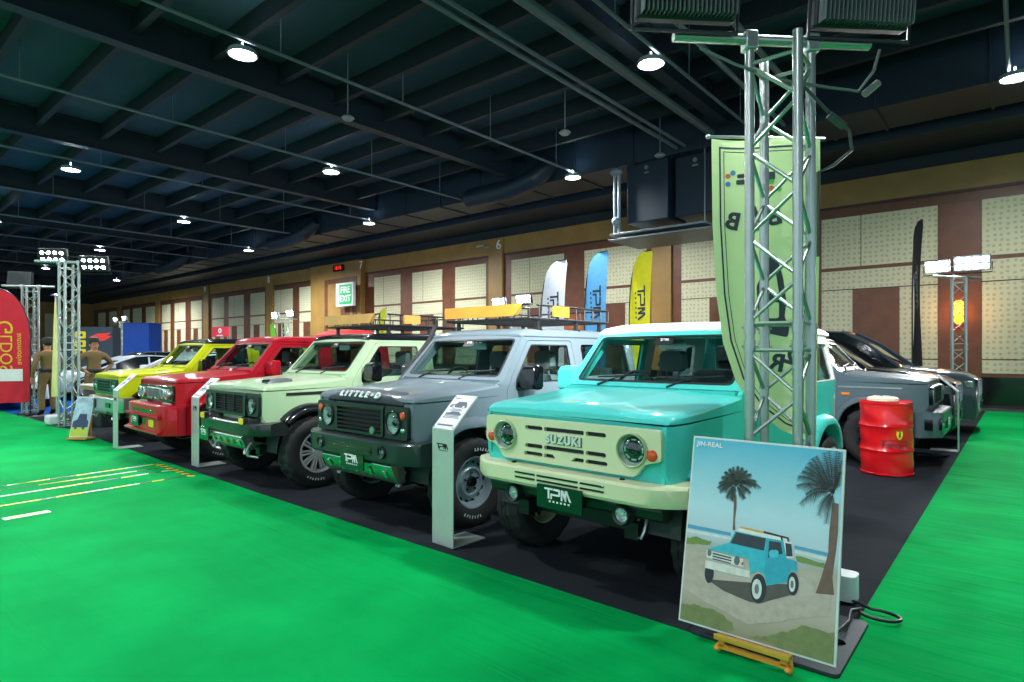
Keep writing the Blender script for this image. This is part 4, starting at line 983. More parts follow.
# ------------------------------------------------------------------ rounded background vehicles
def road_car(name, label, cat, p, loc, rz, L=4.9, W=1.85, H=1.9, van=True, grille=True):
    r = thing(name, label, cat, loc, rz)
    hw = W/2; wb = L*.61; f = L*.19; y0 = -f; y1 = L-f
    if van: top = [(y0+.0,.62),(y0+.03,.98),(y0+.16,1.06),(y0+.6,1.14),(.30,1.20),(.7,1.24),(2.2,1.26),(y1-.15,1.26),(y1-.02,1.1),(y1,.7)]
    else: top = [(y0+.0,.52),(y0+.05,.70),(y0+.25,.80),(y0+.7,.88),(.35,.93),(.9,.95),(2.0,.97),(y1-.5,1.0),(y1-.05,.95),(y1,.6)]
    m = MB(); secs = []
    for i, (y, z) in enumerate(top):
        k = min(1, .80+.20*min(1, (y-y0)/.45), .84+.16*min(1, (y1-y)/.4))
        w = hw*k; zb = .26 if 0 < i < len(top)-1 else .34
        secs.append([(-w*.96,y,zb),(-w,y,zb+.12),(-w,y,zb+(z-zb)*.7),(-w*.97,y,z-.05),(-w*.90,y,z),(-w*.4,y,z+.025),(w*.4,y,z+.025),(w*.90,y,z),(w*.97,y,z-.05),(w,y,zb+(z-zb)*.7),(w,y,zb+.12),(w*.96,y,zb)])
    m.loft(secs); m.build('body', p, r, smooth=50)
    z0 = 1.20 if van else .92
    g = [(.22,z0,.0),(.75,z0+.34*(H-z0)/.6,.06),(1.22,H-.06,.16),(1.9,H-.015,.18),(y1-.9,H-.03,.18),(y1-.42,H-.12 if van else H-.2,.16),(y1-.1,z0,.02)] if van else [(.30,z0,.0),(.95,z0+.62*(H-z0),.10),(1.4,H-.03,.2),(1.9,H,.22),(2.4,H-.03,.22),(3.0,z0+.6*(H-z0),.14),(3.45,z0+.03,.04)]
    m = MB(); m.loft([[(-(hw-.05),y,z0-.02),(-(hw-.05-t),y,z-.02),(-(hw-.14-t),y,z),(hw-.14-t,y,z),(hw-.05-t,y,z-.02),(hw-.05,y,z0-.02)] for y, z, t in g]); gh = m.build('window_band', mat('smoked_glass', '#0d1518', .06, coat=1, spec=.8), r, smooth=40)
    m = MB(); rf = [q for q in g if q[1] > H-.22]
    m.loft([[(-(hw-.06-t),y,z-.05),(-(hw-.10-t),y,z+.004),(-.3,y,z+.02),(.3,y,z+.02),(hw-.10-t,y,z+.004),(hw-.06-t,y,z-.05)] for y, z, t in rf]); m.build('roof', p, r, smooth=50)
    for sg in (-1, 1):
        m = MB()
        a, bb, c2 = g[0], g[1], g[2]
        m.path([(sg*(hw-.055-t), y, z+.005) for y, z, t in g[:3]], [.035,.032,.03], 6)
        m.build('pillar', p, r)
        for y in ((1.55, 2.75) if van else (1.75,)): m = MB(); m.path([(sg*(hw-.045), y, z0-.02), (sg*(hw-.055-.17), y+.03, H-.06)], .03, 6); m.build('pillar', p, r)
        m = MB(); m.path([(sg*(hw-.055-t), y, z+.002) for y, z, t in g[-3:]], .04, 6); m.build('pillar', p, r)
        m = MB(); m.loft([[(sg*(hw+.14+a*.10), .62+y, z0+.10+z*k) for a, z in ((-1,-.06),(-.8,.07),(.8,.07),(1,-.05),(.7,-.08))] for y, k in ((.06,1),(-.05,.8))]); m.box((sg*(hw+.03),.62,z0+.04),(.12,.05,.04)); m.build('side_mirror', p, r, .01)
        h = MB(); h.loft([[(sg*x, y0+yy, zz) for x, zz in ((hw*.50,(.78 if van else .60)),(hw*.50,(.92 if van else .70)),(hw*.86,(.96 if van else .74)),(hw*.86,(.84 if van else .64)))] for yy in (.02+.02,.22)]); h.build('headlight', mat('lamp_reflector','#8fa3a0',.15,.8), r, .01)
    if grille:
        m = MB(); gz0, gz1 = (.34, 1.0) if van else (.30,.55)
        m.plate(rounded([(-hw*.66,gz0),(hw*.66,gz0),(hw*.56,gz1),(-hw*.56,gz1)],.05), (), .08, front(y0-.012)); gr = m.build('grille', gloss_black, r, .01)
        m = MB(); n = 9 if van else 4
        for i in range(n): m.box((0, y0-.02, gz0+.04+(gz1-gz0-.08)*i/(n-1)), (hw*1.14, .03, .022))
        if van:
            for x in (-.45,-.15,.15,.45): m.box((x, y0-.025, .68), (.02,.02,.56))
        m.build('grille_bar', chrome, gr, .004)
        m = MB(); m.box((0, y0-.05, .50), (.36,.02,.13)); m.build('show_plate', mat('plate_green_reflection', '#0b2a20'), r)
    data = wheel_source('road', .34, .22, 'spoke', rim_silver, black)
    for sx in (-1, 1):
        for cy in (0, wb):
            put_wheel(r, data, sx*(hw-.10), cy, .338)
            m = MB(); m.lathe([(.40, sx*(hw-.03)), (.40, sx*(hw+.012)), (.36, sx*(hw+.012)), (.36, sx*(hw-.03))], (0, cy, .34), 'x', 24, R(-20), R(200)); m.build('wheel_arch', black, r)
    return r
P_night = paint('night_black_paint', '#14181c', .18); P_pearl = paint('graphite_pearl', '#39434a', .2); P_silver = paint('silver_paint', '#a8b4bc', .35, .8, .2); P_white = paint('white_car_paint', '#dbe2e6', .25, .6)
road_car('van', 'black van with a tall chrome grille, between the two other parked right-hand vehicles', 'van', P_night, (-1.72, 12.05, .01), R(90))
road_car('van', 'graphite van furthest back beside the lattice tower at the right', 'van', P_pearl, (-1.55, 14.35, .01), R(90), H=1.95)
road_car('saloon_car', 'silver saloon car with arched roof seen beyond the yellow car bonnet', 'car', P_silver, (-22.9, 5.75, .01), R(1), 4.6, 1.85, 1.36, False)
road_car('saloon_car', 'dark estate car with pale roof line before the blue booth', 'car', paint('slate_roof','#2b3a44'), (-33.4, 9.6, .01), R(4), 4.8, 1.9, 1.50, False)
road_car('saloon_car', 'pale silver car partly hidden behind the yellow car windscreen', 'car', P_silver, (-30.6, 10.8, .01), R(4), 4.8, 1.9, 1.48, False)
road_car('saloon_car', 'white saloon car behind the red flag at the far left', 'car', P_white, (-20.2, 3.5, .01), R(90), 4.5, 1.8, 1.42, False)
road_car('saloon_car', 'blue grey saloon car seen between the two left towers', 'car', paint('blue_grey_paint','#5f7b90'), (-27.6, 4.9, .01), R(90), 4.6, 1.85, 1.46, False)
road_car('saloon_car', 'white hatchback seen through the lattice of the left tower', 'car', P_white, (-19.4, 6.6, .01), R(20), 4.2, 1.8, 1.40, False)
# ------------------------------------------------------------------ display stands
stand_m = mat('stand_silver', '#b9c4bf', .38, .35)
def stand(label, x, y, rz, w=.24):
    r = thing('display_stand', label, 'display stand', (x, y, .012), rz)
    h = w/2
    m = MB(); m.loft([[(sx*h, yy, z) for yy, z in ((0,0),(0,.88),(.26,1.125),(.252,1.133),(-.008,.885),(-.008,0))] for sx in (-1,1)]); m.build('panel', stand_m, r, .002)
    m = MB(); m.plate(rrect(-h,-.008,h,.34,.01), (), .008, lambda u,v,w_: (u,v,.008+w_)); m.build('foot_plate', stand_m, r)
    t = Vector((0,.26,.245)).normalized(); n = Vector((0,-t.z,t.y))
    fn = lambda u, v, q: Vector((u,-.006,.884))+t*v+n*(.0075+q)
    m = MB(); m.plate(rrect(-h+.004,.004,h-.004,.35,.004), (), .003, fn); sh = m.build('info_sheet', mat('paper','#e4e8ea',.5), r)
    m = MB(); f2 = lambda u, v, q: Vector((u,-.006,.884))+t*v+n*(.0086+q)
    m.plate([(-.085,.035),(.085,.035),(.085,.05),(-.085,.05)], (), .001, f2)
    for i, (v0, k) in enumerate(((.115,.09),(.128,.08),(.141,.085),(.19,.07),(.203,.05))): m.plate([(-k,v0),(k,v0),(k,v0+.006),(-k,v0+.006)], (), .001, f2)
    m.plate([(-.085,.15),(-.085,.165),(-.05,.17),(-.03,.182),(.05,.182),(.065,.168),(.085,.165),(.085,.15)], (), .001, f2)
    m.plate([(-.095,.225),(-.09,.25),(-.045,.258),(-.025,.285),(.06,.285),(.085,.25),(.09,.225)], [circle(-.055,.232,.014,10),circle(.055,.232,.014,10)], .001, f2)
    m.plate([(-.10,.315),(-.04,.315),(-.04,.323),(-.10,.323)], (), .001, f2)
    m.build('printing', mat('print_grey','#5a6474',.6), sh)
    for u in (-h+.015, h-.015):
        for v in (.02,.335): m = MB(); m.tube(f2(u,v,.002), f2(u,v,-.005), .005, 8); m.build('screw', chrome, r)
    m = MB(); tpm(m, .042, lambda u, v, q: (u, -.011-q, .755+v), .002); m.build('lettering', mat('print_black','#15191a',.5), r)
    return r
stand('silver info stand before the gap between the turquoise and slate grey cars', -3.375, 3.18, YAW)
stand('silver info stand between the red and sage green cars', -8.17, 3.32, YAW)
stand('silver info stand between the lime yellow and red cars', -10.6, 3.14, YAW)
stand('silver info stand at the nose of the dark slate car behind the drum', -.72, 11.15, R(90))
# ------------------------------------------------------------------ beach poster on an easel
PX0, PX1, PY0, PY1, PZ0, PZ1 = -1.362, -.624, 2.95, 3.145, .0985, 1.035
PW = PX1-PX0; PT = Vector((0, PY1-PY0, PZ1-PZ0)); PL = PT.length; PT.normalize(); PN = Vector((0,-PT.z,PT.y))
def board(u, v, w): return Vector((PX0+u*PW, PY0, PZ0))+PT*(v*PL)+PN*(.001+w)      # w out of the print
r = thing('beach_poster', 'large beach photo print of a turquoise car leaning on a wooden easel', 'poster')
def sky_print():
    m = bpy.data.materials.new('printed_beach'); m.use_nodes = True; nt = m.node_tree; N = nt.nodes; L = nt.links; b = N['Principled BSDF']
    tc = N.new('ShaderNodeTexCoord'); mp = N.new('ShaderNodeMapping'); sx = N.new('ShaderNodeSeparateXYZ'); nz = N.new('ShaderNodeTexNoise'); nz.inputs['Scale'].default_value = 5; nz.inputs['Detail'].default_value = 5
    ad = N.new('ShaderNodeMath'); ad.operation = 'MULTIPLY_ADD'; ad.inputs[1].default_value = .10
    L.new(tc.outputs['Generated'], sx.inputs[0]); L.new(tc.outputs['Generated'], mp.inputs['Vector']); L.new(mp.outputs[0], nz.inputs['Vector'])
    sb = N.new('ShaderNodeMath'); sb.operation = 'SUBTRACT'; sb.inputs[1].default_value = .05
    L.new(nz.outputs['Fac'], ad.inputs[0]); L.new(sx.outputs['Z'], sb.inputs[0]); L.new(sb.outputs[0], ad.inputs[2])
    rp = N.new('ShaderNodeValToRGB'); e = rp.color_ramp.elements
    cols = [(.0,'#8f8f72'),(.10,'#a39d88'),(.22,'#b8b0a0'),(.33,'#b9b3a6'),(.40,'#a9a894'),(.435,'#a7b5b4'),(.47,'#b4cbd2'),(.62,'#b4d9e2'),(.80,'#8ecbd8'),(1,'#4fb3cf')]
    e[0].position, e[0].color = cols[0][0], lin(cols[0][1]); e[1].position, e[1].color = cols[-1][0], lin(cols[-1][1])
    for p, c in cols[1:-1]:
        k = e.new(p); k.color = lin(c)
    L.new(ad.outputs[0], rp.inputs['Fac']); L.new(rp.outputs[0], b.inputs['Base Color']); b.inputs['Roughness'].default_value = .22
    return m
m = MB(); m.box((.5,.5,0),(1,1,1)); m.v = [tuple(board(v[0], v[1], -.014+.013*(v[2]+.5))) for v in m.v]
m.build('board', mat('foam_board','#cfd8d4',.4), r, .002)
m = MB(); m.plate([(.012,.01),(.985,.01),(.985,.99),(.012,.99)], (), .001, lambda u,v,w: board(u,v,.0006+w)); m.build('print', sky_print(), r)
def crop(px, py):
    """position in the print from its own artwork sheet (sheet corners listed below)"""
    A, B_, C_, D_ = Vector((142,42)), Vector((536,82)), Vector((510,648)), Vector((97,518))
    u, v = .5, .5; P = Vector((px, py))
    for _ in range(14):
        f = D_*(1-u)*(1-v)+C_*u*(1-v)+A*(1-u)*v+B_*u*v-P
        du = (C_-D_)*(1-v)+(B_-A)*v; dv = (A-D_)*(1-u)+(B_-C_)*u
        det = du.x*dv.y-du.y*dv.x
        u -= (f.x*dv.y-f.y*dv.x)/det; v -= (du.x*f.y-du.y*f.x)/det
    return (max(.013,min(.984,u)), max(.011,min(.989,v)))
layer = [.0018]
INK = MB(); INKS = []
def ink(name, polys, col, rough=.3):
    m = INK; layer[0] += .00012; z = layer[0]; mt = mat('ink_'+col.strip('#'), col, rough, var=.12, scale=30)
    if mt not in INKS: INKS.append(mt)
    m.mi = INKS.index(mt)
    for q in polys: m.plate([crop(*p) for p in q], (), .0001, lambda u,v,w: board(u,v,z+w))
ink('printed_sea', [[(122,275),(250,303),(250,312),(122,285)],[(415,338),(496,358),(496,368),(415,347)]], '#4f9fc0')
ink('printed_surf', [[(121,287),(250,316),(250,322),(121,296)],[(415,350),(496,370),(496,380),(415,358)]], '#cfdcd8')
rnd = random.Random(3)
def blob(pts, j=5, n=6):
    o = []
    for i in range(len(pts)):
        a, b = Vector(pts[i-1]), Vector(pts[i])
        for k in range(n):
            p = a.lerp(b, k/n); o.append((p.x+rnd.uniform(-j,j)*.6, p.y+rnd.uniform(-j,j)*.5))
    return o
ink('printed_dune', [blob([(118,312),(150,310),(196,324),(190,332),(118,326)],3), blob([(418,365),(485,385),(490,398),(420,380)],3)], '#6f8a3c')
ink('printed_track', [blob([(116,345),(180,352),(175,400),(250,450),(320,490),(400,470),(470,470),(440,440),(420,420),(490,430),(505,520),(300,540),(110,440)],6)], '#b3ab9c')
ink('printed_grass', [blob([(102,478),(150,482),(210,500),(270,552),(240,556),(99,514)],7), blob([(300,570),(360,568),(430,545),(512,560),(510,640),(420,615)],9)], '#73804e')
def palm(cx, cy, fronds, name):
    P = []
    for (dx, dy, sag) in fronds:
        tip = Vector((cx+dx, cy+dy)); mid = Vector((cx+dx*.5, cy+dy*.5-sag)); c = Vector((cx, cy))
        pts = [c*(1-t)**2+mid*2*t*(1-t)+tip*t*t for t in [i/12 for i in range(13)]]
        for i in range(12):
            a, b = pts[i], pts[i+1]; d = (b-a).normalized(); n = Vector((-d.y, d.x))
            w = 1.3*(1-i/14)
            P.append([tuple(a+n*w), tuple(b+n*w*.9), tuple(b-n*w*.9), tuple(a-n*w)])
            if i > 1:
                for s in (-1, 1):
                    for q in (0, .5):
                        a2 = a.lerp(b, q); l = (20 if abs(dx)+abs(dy) < 80 else 31)*(1-abs(i-6)/9)*rnd.uniform(.7,1.1)
                        e = a2+d*l*.55+n*s*l*.62+Vector((0, l*.42))
                        P.append([tuple(a2-d*1.3), tuple(a2+d*1.3), tuple(e)])
    return P
ink('printed_trunk', [[(258,205),(266,205),(265,240),(261,270),(262,297),(255,297),(257,260),(258,235)],[(505,225),(519,228),(517,300),(512,350),(503,420),(507,466),(465,462),(478,420),(494,360),(497,300)]], '#6d5546')
ink('printed_palm', palm(264,178,[(-48,-8,14),(-40,-24,12),(-18,-46,4),(6,-52,0),(30,-40,8),(56,-10,18),(52,2,22),(-52,6,18),(-46,18,18),(-30,-38,6),(-8,-50,0),(18,-48,4),(42,-30,12),(68,8,26),(40,22,16),(-26,34,14),(24,36,10),(-12,40,4)],'p'), '#3b4a40')
ink('printed_palm', palm(508,200,[(-84,-46,20),(-88,-20,26),(-74,-60,18),(-40,-102,6),(-10,-116,0),(14,-112,0),(20,-90,2),(-58,-84,14),(-36,60,34),(-80,30,34),(-50,-95,10),(-22,-112,0),(8,-118,0),(-66,-72,16),(-18,82,30),(-66,4,30),(18,-60,4)],'q'), '#33403c')
ink('printed_shadow', [[(182,420),(230,452),(300,482),(330,486),(412,464),(420,440),(345,436),(290,432)]], '#544f48')
ink('printed_wheel', [circle(189,406,13,18,25), circle(324,449,21,22,38), circle(411,438,14,18,30)], '#22282a')
ink('printed_rim', [circle(320,450,13,18,26), circle(409,439,8,14,20)], '#cfd6d2')
ink('printed_rim', [circle(320,450,6,14,13), circle(409,439,4,12,10)], '#6b7474')
ink('printed_body', [[(183,343),(246,329),(262,299),(346,318),(390,326),(396,372),(420,380),(421,408),(404,404),(396,434),(345,442),(338,412),(322,404),(303,412),(298,372)]], '#2fb4c6')
ink('printed_side', [[(346,319),(389,327),(395,373),(420,381),(420,404),(408,400),(396,432),(346,440),(341,405),(343,352)]], '#27a3b8')
ink('printed_roof', [[(262,298),(276,291),(402,318),(397,328),(347,319)],[(388,326),(409,331),(413,372),(396,372)]], '#dfe4de')
ink('printed_glass', [[(249,330),(265,302),(344,320),(339,352)],[(352,326),(382,331),(386,360),(349,370)],[(393,332),(408,335),(411,367),(395,367)]], '#2c3540')
ink('printed_grille', [[(181,345),(284,372),(286,394),(181,364)],[(178,371),(301,403),(302,421),(260,412),(177,391)]], '#d3d8d0')
ink('printed_slot', [[(199,353),(252,367),(252,371),(199,357)],[(199,360),(252,374),(252,378),(199,364)],[(199,367),(250,381),(250,384),(199,370)]], '#3a4346')
ink('printed_lamp', [circle(190,353,6,14,9), circle(267,376,8,14,12)], '#5c686a')
ink('printed_indicator', [circle(282,384,3,10,4)], '#c8542c')
ink('printed_mirror', [rrect(352,350,376,370,7)], '#3cc0d2')
ink('printed_rack', [[(276,287),(340,302),(340,307),(276,292)]], '#d3a445')
ink('printed_rack', [[(338,300),(402,318),(400,322),(338,306)],[(380,314),(385,315),(388,326),(383,325)],[(397,318),(401,319),(402,329),(398,328)]], '#262c2e')
INK.build('print', INKS, r)
m = MB(); m.text('JIN-REAL', .034, lambda u,v,w: board(.035+u/PW*1.0, .958+v/PL, .0055+w), .0004, 0, 1.05, 'LEFT', .001); m.build('lettering', mat('ink_white','#dbe9ea',.4), r)
e = thing('easel', 'small varnished wooden easel holding the beach poster near the carpet edge', 'easel', (-.98, 2.93, .014))
m = MB()
for sx in (-1, 1): m = MB(); m.tube((sx*.165,.022,.012), (sx*.06,.235,.74), .014, 8); m.ball((sx*.165,.005,.018),(.02,.03,.018),10,6); m.build('front_leg', wood_yellow, e)
m = MB(); m.tube((0,.31,.04),(0,.225,.74),.013,8); m.build('rear_leg', wood_yellow, e)
m = MB(); m.box((0,-.005,.076),(.35,.05,.016)); m.box((0,-.028,.086),(.35,.008,.02)); m.build('ledge', mat('ledge_pine','#c9a23a',.4,coat=.3,var=.15), e, .003)
m = MB(); m.box((0,-.002,.032),(.33,.022,.024)); m.box((-.145,-.002,.052),(.03,.022,.04)); m.box((.145,-.002,.052),(.03,.022,.04)); m.build('rail', wood_yellow, e, .003)
m = MB(); m.box((0,.20,.60),(.17,.02,.03)); m.build('cross_bar', wood_yellow, e)
m = MB(); m.plate(rrect(-.09,-.07,.09,.07,.04), (), .15, lambda u,v,w: (u,v,.155+w)); m.box((0,0,.03),(.16,.1,.04)); o = m.build('weight_block', mat('white_plastic','#dfe6e6',.4), None, .02); o.location = (-.83,4.05,.012); tag(o, 'white rounded plastic block behind the beach poster on black carpet', 'weight block')
# ------------------------------------------------------------------ green banner
r = thing('tall_banner', 'tall pale green banner with dark border hanging behind the near tower', 'banner', (-1.17, 3.90, 0), R(25))
ban = mat('banner_green', '#cfe8a6', .7, var=.05, scale=3)
out = [(-.37,2.84),(-.365,2.3),(-.34,1.85),(-.30,1.55),(-.22,1.30),(-.10,1.12),(.05,1.0),(.24,.93),(.25,2.77)]
dense = []
for i in range(len(out)):
    a, b = out[i-1], out[i]
    for k in range(6): dense.append((a[0]+(b[0]-a[0])*k/6, a[1]+(b[1]-a[1])*k/6))
wave = lambda u, v, w: (u, .03*math.sin(u*9+v*1.3)*(1+.3*math.sin(v*3))+.05*math.sin(v*1.7)*.5-w, v)
CU = [i*.05 for i in range(-7,5)]
m = MB(); m.plate(dense, (), .003, wave, cu=CU, cv=[1+.1*i for i in range(19)]); m.build('cloth', ban, r, smooth=60)
m = MB()
def ribbon(d, t): 
    o = inset(out, d); i2 = inset(out, d+t); m.plate(o, [i2], .001, lambda u,v,w: wave(u,v,w+.0022), cu=CU, cv=[1+.1*i for i in range(19)])
ribbon(.045,.010); ribbon(.072,.004); m.build('border', mat('print_navy','#25324a',.6), r)
m = MB(); fb = lambda u,v,w: wave(u,v,w+.0022)
def glyph(s, x, z, size, rot):
    c, d = math.cos(R(rot)), math.sin(R(rot))
    m.text(s, size, lambda u,v,w: fb(x-(u*c-v*d), z+(u*d+v*c), w), .001, 0, 1, 'CENTER', .005)     # seen from the back: mirrored
glyph('B',-.24,2.31,.15,12); glyph('A',-.12,2.35,.13,4); glyph('O',-.10,2.28,.09,0); glyph('B',.0,2.32,.14,-12); glyph('R',.02,1.42,.15,10); glyph('2',.10,1.46,.14,20)
m.plate(rrect(-.22,2.545,-.13,2.575,.008),(),.001,fb); m.plate(rrect(-.215,2.585,-.15,2.61,.008),(),.001,fb); m.plate(rrect(-.04,2.55,.0,2.60,.008),(),.001,fb)
m.plate(rounded([(-.08,1.62),(.08,1.58),(.09,1.66),(.06,1.70),(.07,1.80),(.05,1.95),(.02,2.06),(-.02,2.10),(-.06,2.0),(-.10,1.9)],.02),[rounded([(-.05,1.70),(.03,1.70),(.03,1.80),(-.06,1.80)],.015),rounded([(-.04,1.86),(.03,1.85),(.01,1.98),(-.04,1.97)],.015)],.001,fb,cu=CU)
m.build('lettering', mat('print_charcoal','#2c3642',.6), r)
for k, (c, pts) in enumerate((('#d8683a',[(-.27,2.60),(-.02,2.50)]),('#3f7fc0',[(-.24,2.62),(-.27,2.55)]),('#4fae4a',[(.02,2.49),(-.02,2.54)]))):
    for p in pts: m = MB(); m.plate(circle(p[0],p[1],.016,12),(),.001,lambda u,v,w: wave(u,v,w+.003)); m.build('logo_dot', mat('dot_'+c.strip('#'),c,.6), r)
m = MB(); m.tube((-.39,.0,2.86),(.29,.02,2.79),.010,8); m.tube((.20,.03,.03),(.20,.03,2.79),.012,10); m.box((.20,.03,.02),(.10,.10,.02)); m.ball((-.39,0,2.86),.016,8,6); m.build('pole', silver, r)
# ------------------------------------------------------------------ feather flags
def feather(label, x, y, H, W, col, ink_c, rz=0, mirror=1, writing='tpm', base=True):
    r = thing('feather_flag', label, 'flag', (x, y, .012), rz)
    pole = []; n = 16
    out = []
    for i in range(n+1):
        t = i/n; z = .12*H+(.88*H)*(t if t < .7 else t)
        q = max(0, (t-.55)/.45)
        out.append((mirror*(W*(-.5+q**2.4)), .12*H+.88*H*(1-(1-t)**1.0)*(1 if t < .9 else 1)))
    # left edge straight, then sweeping over to the tip
    left = [(-.5*W+.10*W*math.sin(PI*min(1,t/.8)*.0), z) for t, z in ()]
    edge = [(-.5,.10),(-.5,.40),(-.5,.60),(-.46,.74),(-.38,.84),(-.26,.92),(-.10,.97),(.10,.995),(.42,1.0)]
    right = [(.45,.97),(.42,.88),(.40,.75),(.37,.55),(.34,.35),(.30,.10)]
    poly = [(mirror*a*W, b*H) for a, b in edge+right]
    curl = lambda u, v, w: (u, .04*math.sin(u*6/W*.5+v*1.2)-w, v)
    m = MB(); m.plate(poly, (), .006, curl, cu=[W*k/10 for k in range(-5,6)], cv=[H*k/24 for k in range(3,24)]); cl = m.build('cloth', mat('flag_'+col.strip('#'), col, .7), r, smooth=60)
    m = MB(); m.path([(mirror*a*W, -.003, b*H) for a, b in [(-.5,0)]+edge], .014+.004*H/4, 8); m.build('pole', mat('pole_black','#15191c',.4), r)
    if base:
        m = MB(); m.box((mirror*-.5*W,0,.02),(.5,.06,.03)); m.box((mirror*-.5*W,0,.02),(.06,.5,.03)); m.build('base', darkmetal, r)
    if writing == 'tpm':
        m = MB(); s = H*.074
        tpm(m, s, lambda u,v,w: curl(-.02*W+v*1.0*W/.62*.62, .655*H-u, w+.004), .002)
        m.build('lettering', mat('ink_'+ink_c.strip('#'), ink_c, .6), cl)
    return r, cl, curl
feather('tall white feather flag with black letters behind the slate grey car', -11.85, 16.2, 4.5, 1.12, '#dde4ec', '#1d2c40')
feather('tall light blue feather flag with black letters before the brown pier', -10.2, 16.2, 4.62, .92, '#5aa7dc', '#1d2c40')
feather('tall yellow feather flag with black letters behind the turquoise car', -8.65, 16.2, 4.48, .80, '#dcd818', '#1d2c40')
feather('small yellow feather flag showing through the roof rack of the sage car', -20.1, 15.5, 3.27, .7, '#dcd818', '#1d2c40')
feather('small lime green feather flag behind the red car roof', -29.3, 15.7, 2.95, .8, '#7fd02c', '#d8e020', mirror=-1, writing='')
feather('tall black feather flag near the right end of the back wall', -1.87, 17.0, 4.55, .55, '#161b22', '#7c868e', rz=R(-62))
r, cl, curl = feather('tall red feather flag with yellow lettering at the far left edge', -18.0, 3.0, 2.98, 1.15, '#c8142c', '#e0b428', rz=R(62), mirror=-1, writing='')
m = MB(); fr = lambda x, z, k, s: m.text(s, k, lambda u,v,w: curl(x-v*1.0, z-u, w+.004), .002)
for q in ((.10, 2.05, .46, 'G'), (.12, 1.45, .34, 'LDOS'), (.35, 1.55, .16, 'automotive')): m = MB(); fr(*q); m.build('lettering', mat('ink_gold','#d9b52c',.6), cl)
m = MB(); m.plate([(-.05,.80),(.42,.80),(.42,1.08),(-.05,1.08)],(),.001,lambda u,v,w: curl(u,v,w+.004)); m.build('white_panel', mat('print_white','#dfdfe0',.6), cl)
r = thing('furled_flag', 'thin pale yellow flag furled on a pole beside the person with the dark belt', 'flag', (-16.1, 3.62, .012))
m = MB(); m.loft([[(k*math.cos(a)*(1.0+.12*math.cos(3*a)), k*math.sin(a)*.6, z) for a in [2*PI*i/14 for i in range(14)]] for k, z in ((.02,2.64),(.05,2.2),(.075,1.6),(.10,1.0),(.12,.52),(.10,.50))]); m.build('cloth', mat('flag_cream','#d9d48c',.7), r)
m = MB(); m.tube((.09,0,0),(.0,0,2.72),.015,8); m.lathe([(.0,2.70),(.10,2.71),(.0,2.76)],(0,0,0),'z',14); m.lathe([(.22,0),(.22,.012),(.02,.03)],(.09,0,0),'z',16); m.build('pole', silver, r)
# ------------------------------------------------------------------ red drum
r = thing('oil_drum', 'dented red steel drum with a yellow shield badge', 'drum', (-1.27, 8.62, .012))
def dent(q, h, i, j):
    a = 2*PI*i/64
    d = .010*math.sin(a*3+h*9)*math.sin(h*11+1)+.012*max(0, math.cos(a*2.5+1.2))*math.sin(h*7.5)**2
    return (q+(d if q > .25 else 0), h)
prof = [(.275,.0),(.288,.008),(.288,.022),(.278,.03)]
for k in range(9): prof.append((.279,.06+k*.025))
prof += [(.286,.285),(.292,.297),(.286,.309)]+[(.279,.34+k*.03) for k in range(7)]+[(.286,.575),(.292,.587),(.286,.599)]+[(.279,.63+k*.03) for k in range(7)]+[(.279,.845),(.289,.852),(.289,.875),(.280,.878),(.272,.862),(.0,.860)]
m = MB(); m.lathe(prof, (0,0,0), 'z', 64, fn=dent); m.build('shell', mat('drum_red','#d4141c',.25,coat=.5,bump=.05,bscale=12), r)
def ondrum(u, v, w, a0=-.42):
    a = a0-PI/2+u/.29; q = .298+w; return (q*math.cos(a), q*math.sin(a), v)
m = MB(); sh = [(-.032,.545),(.032,.545),(.035,.49),(.02,.455),(0,.437),(-.02,.455),(-.035,.49)]
A1 = .62
m.plate(sh, (), .002, lambda u,v,w: ondrum(u,v,w,A1), cu=(0,)); b1 = m.build('badge', mat('badge_yellow','#e6d21c',.4), r)
m = MB(); m.plate([(-.012,.452),(-.006,.48),(-.016,.495),(-.004,.505),(-.008,.528),(.006,.535),(.014,.515),(.006,.50),(.016,.478),(.004,.475),(.008,.452),(0,.47)], (), .001, lambda u,v,w: ondrum(u,v,w+.002,A1)); m.plate([(-.03,.537),(.03,.537),(.03,.544),(-.03,.544)],(),.001,lambda u,v,w: ondrum(u,v,w+.002,A1)); m.build('badge_emblem', mat('ink_dark','#20301c',.5), b1)
m = MB(); m.text('Ferrari', .115, lambda u,v,w: ondrum(u*.85-.045,.375+v,w-.001,A1), .003); m.plate([(-.20,.425),(.10,.425),(.10,.431),(-.20,.431)],(),.002,lambda u,v,w: ondrum(u,v,w-.001,A1),cu=(-.15,-.1,-.05,0,.05)); m.build('lettering', mat('ink_drum','#5a1418',.5), r)
m = MB(); m.lathe([(.0,.93),(.15,.928),(.17,.915),(.17,.885),(.15,.877),(.0,.877)],(0,0,.0),'z',28)
for k in range(5): m.lathe([(.04,.93),(.04,.938),(.0,.94)],(.09*math.cos(k*1.26),.09*math.sin(k*1.26),0),'z',10)
o = m.build('paper_plate_tray', mat('pale_paper','#d6d6bc',.6)); o.location = (-1.30,8.58,.012); tag(o, 'pale round tray lying on top of the red drum', 'tray')
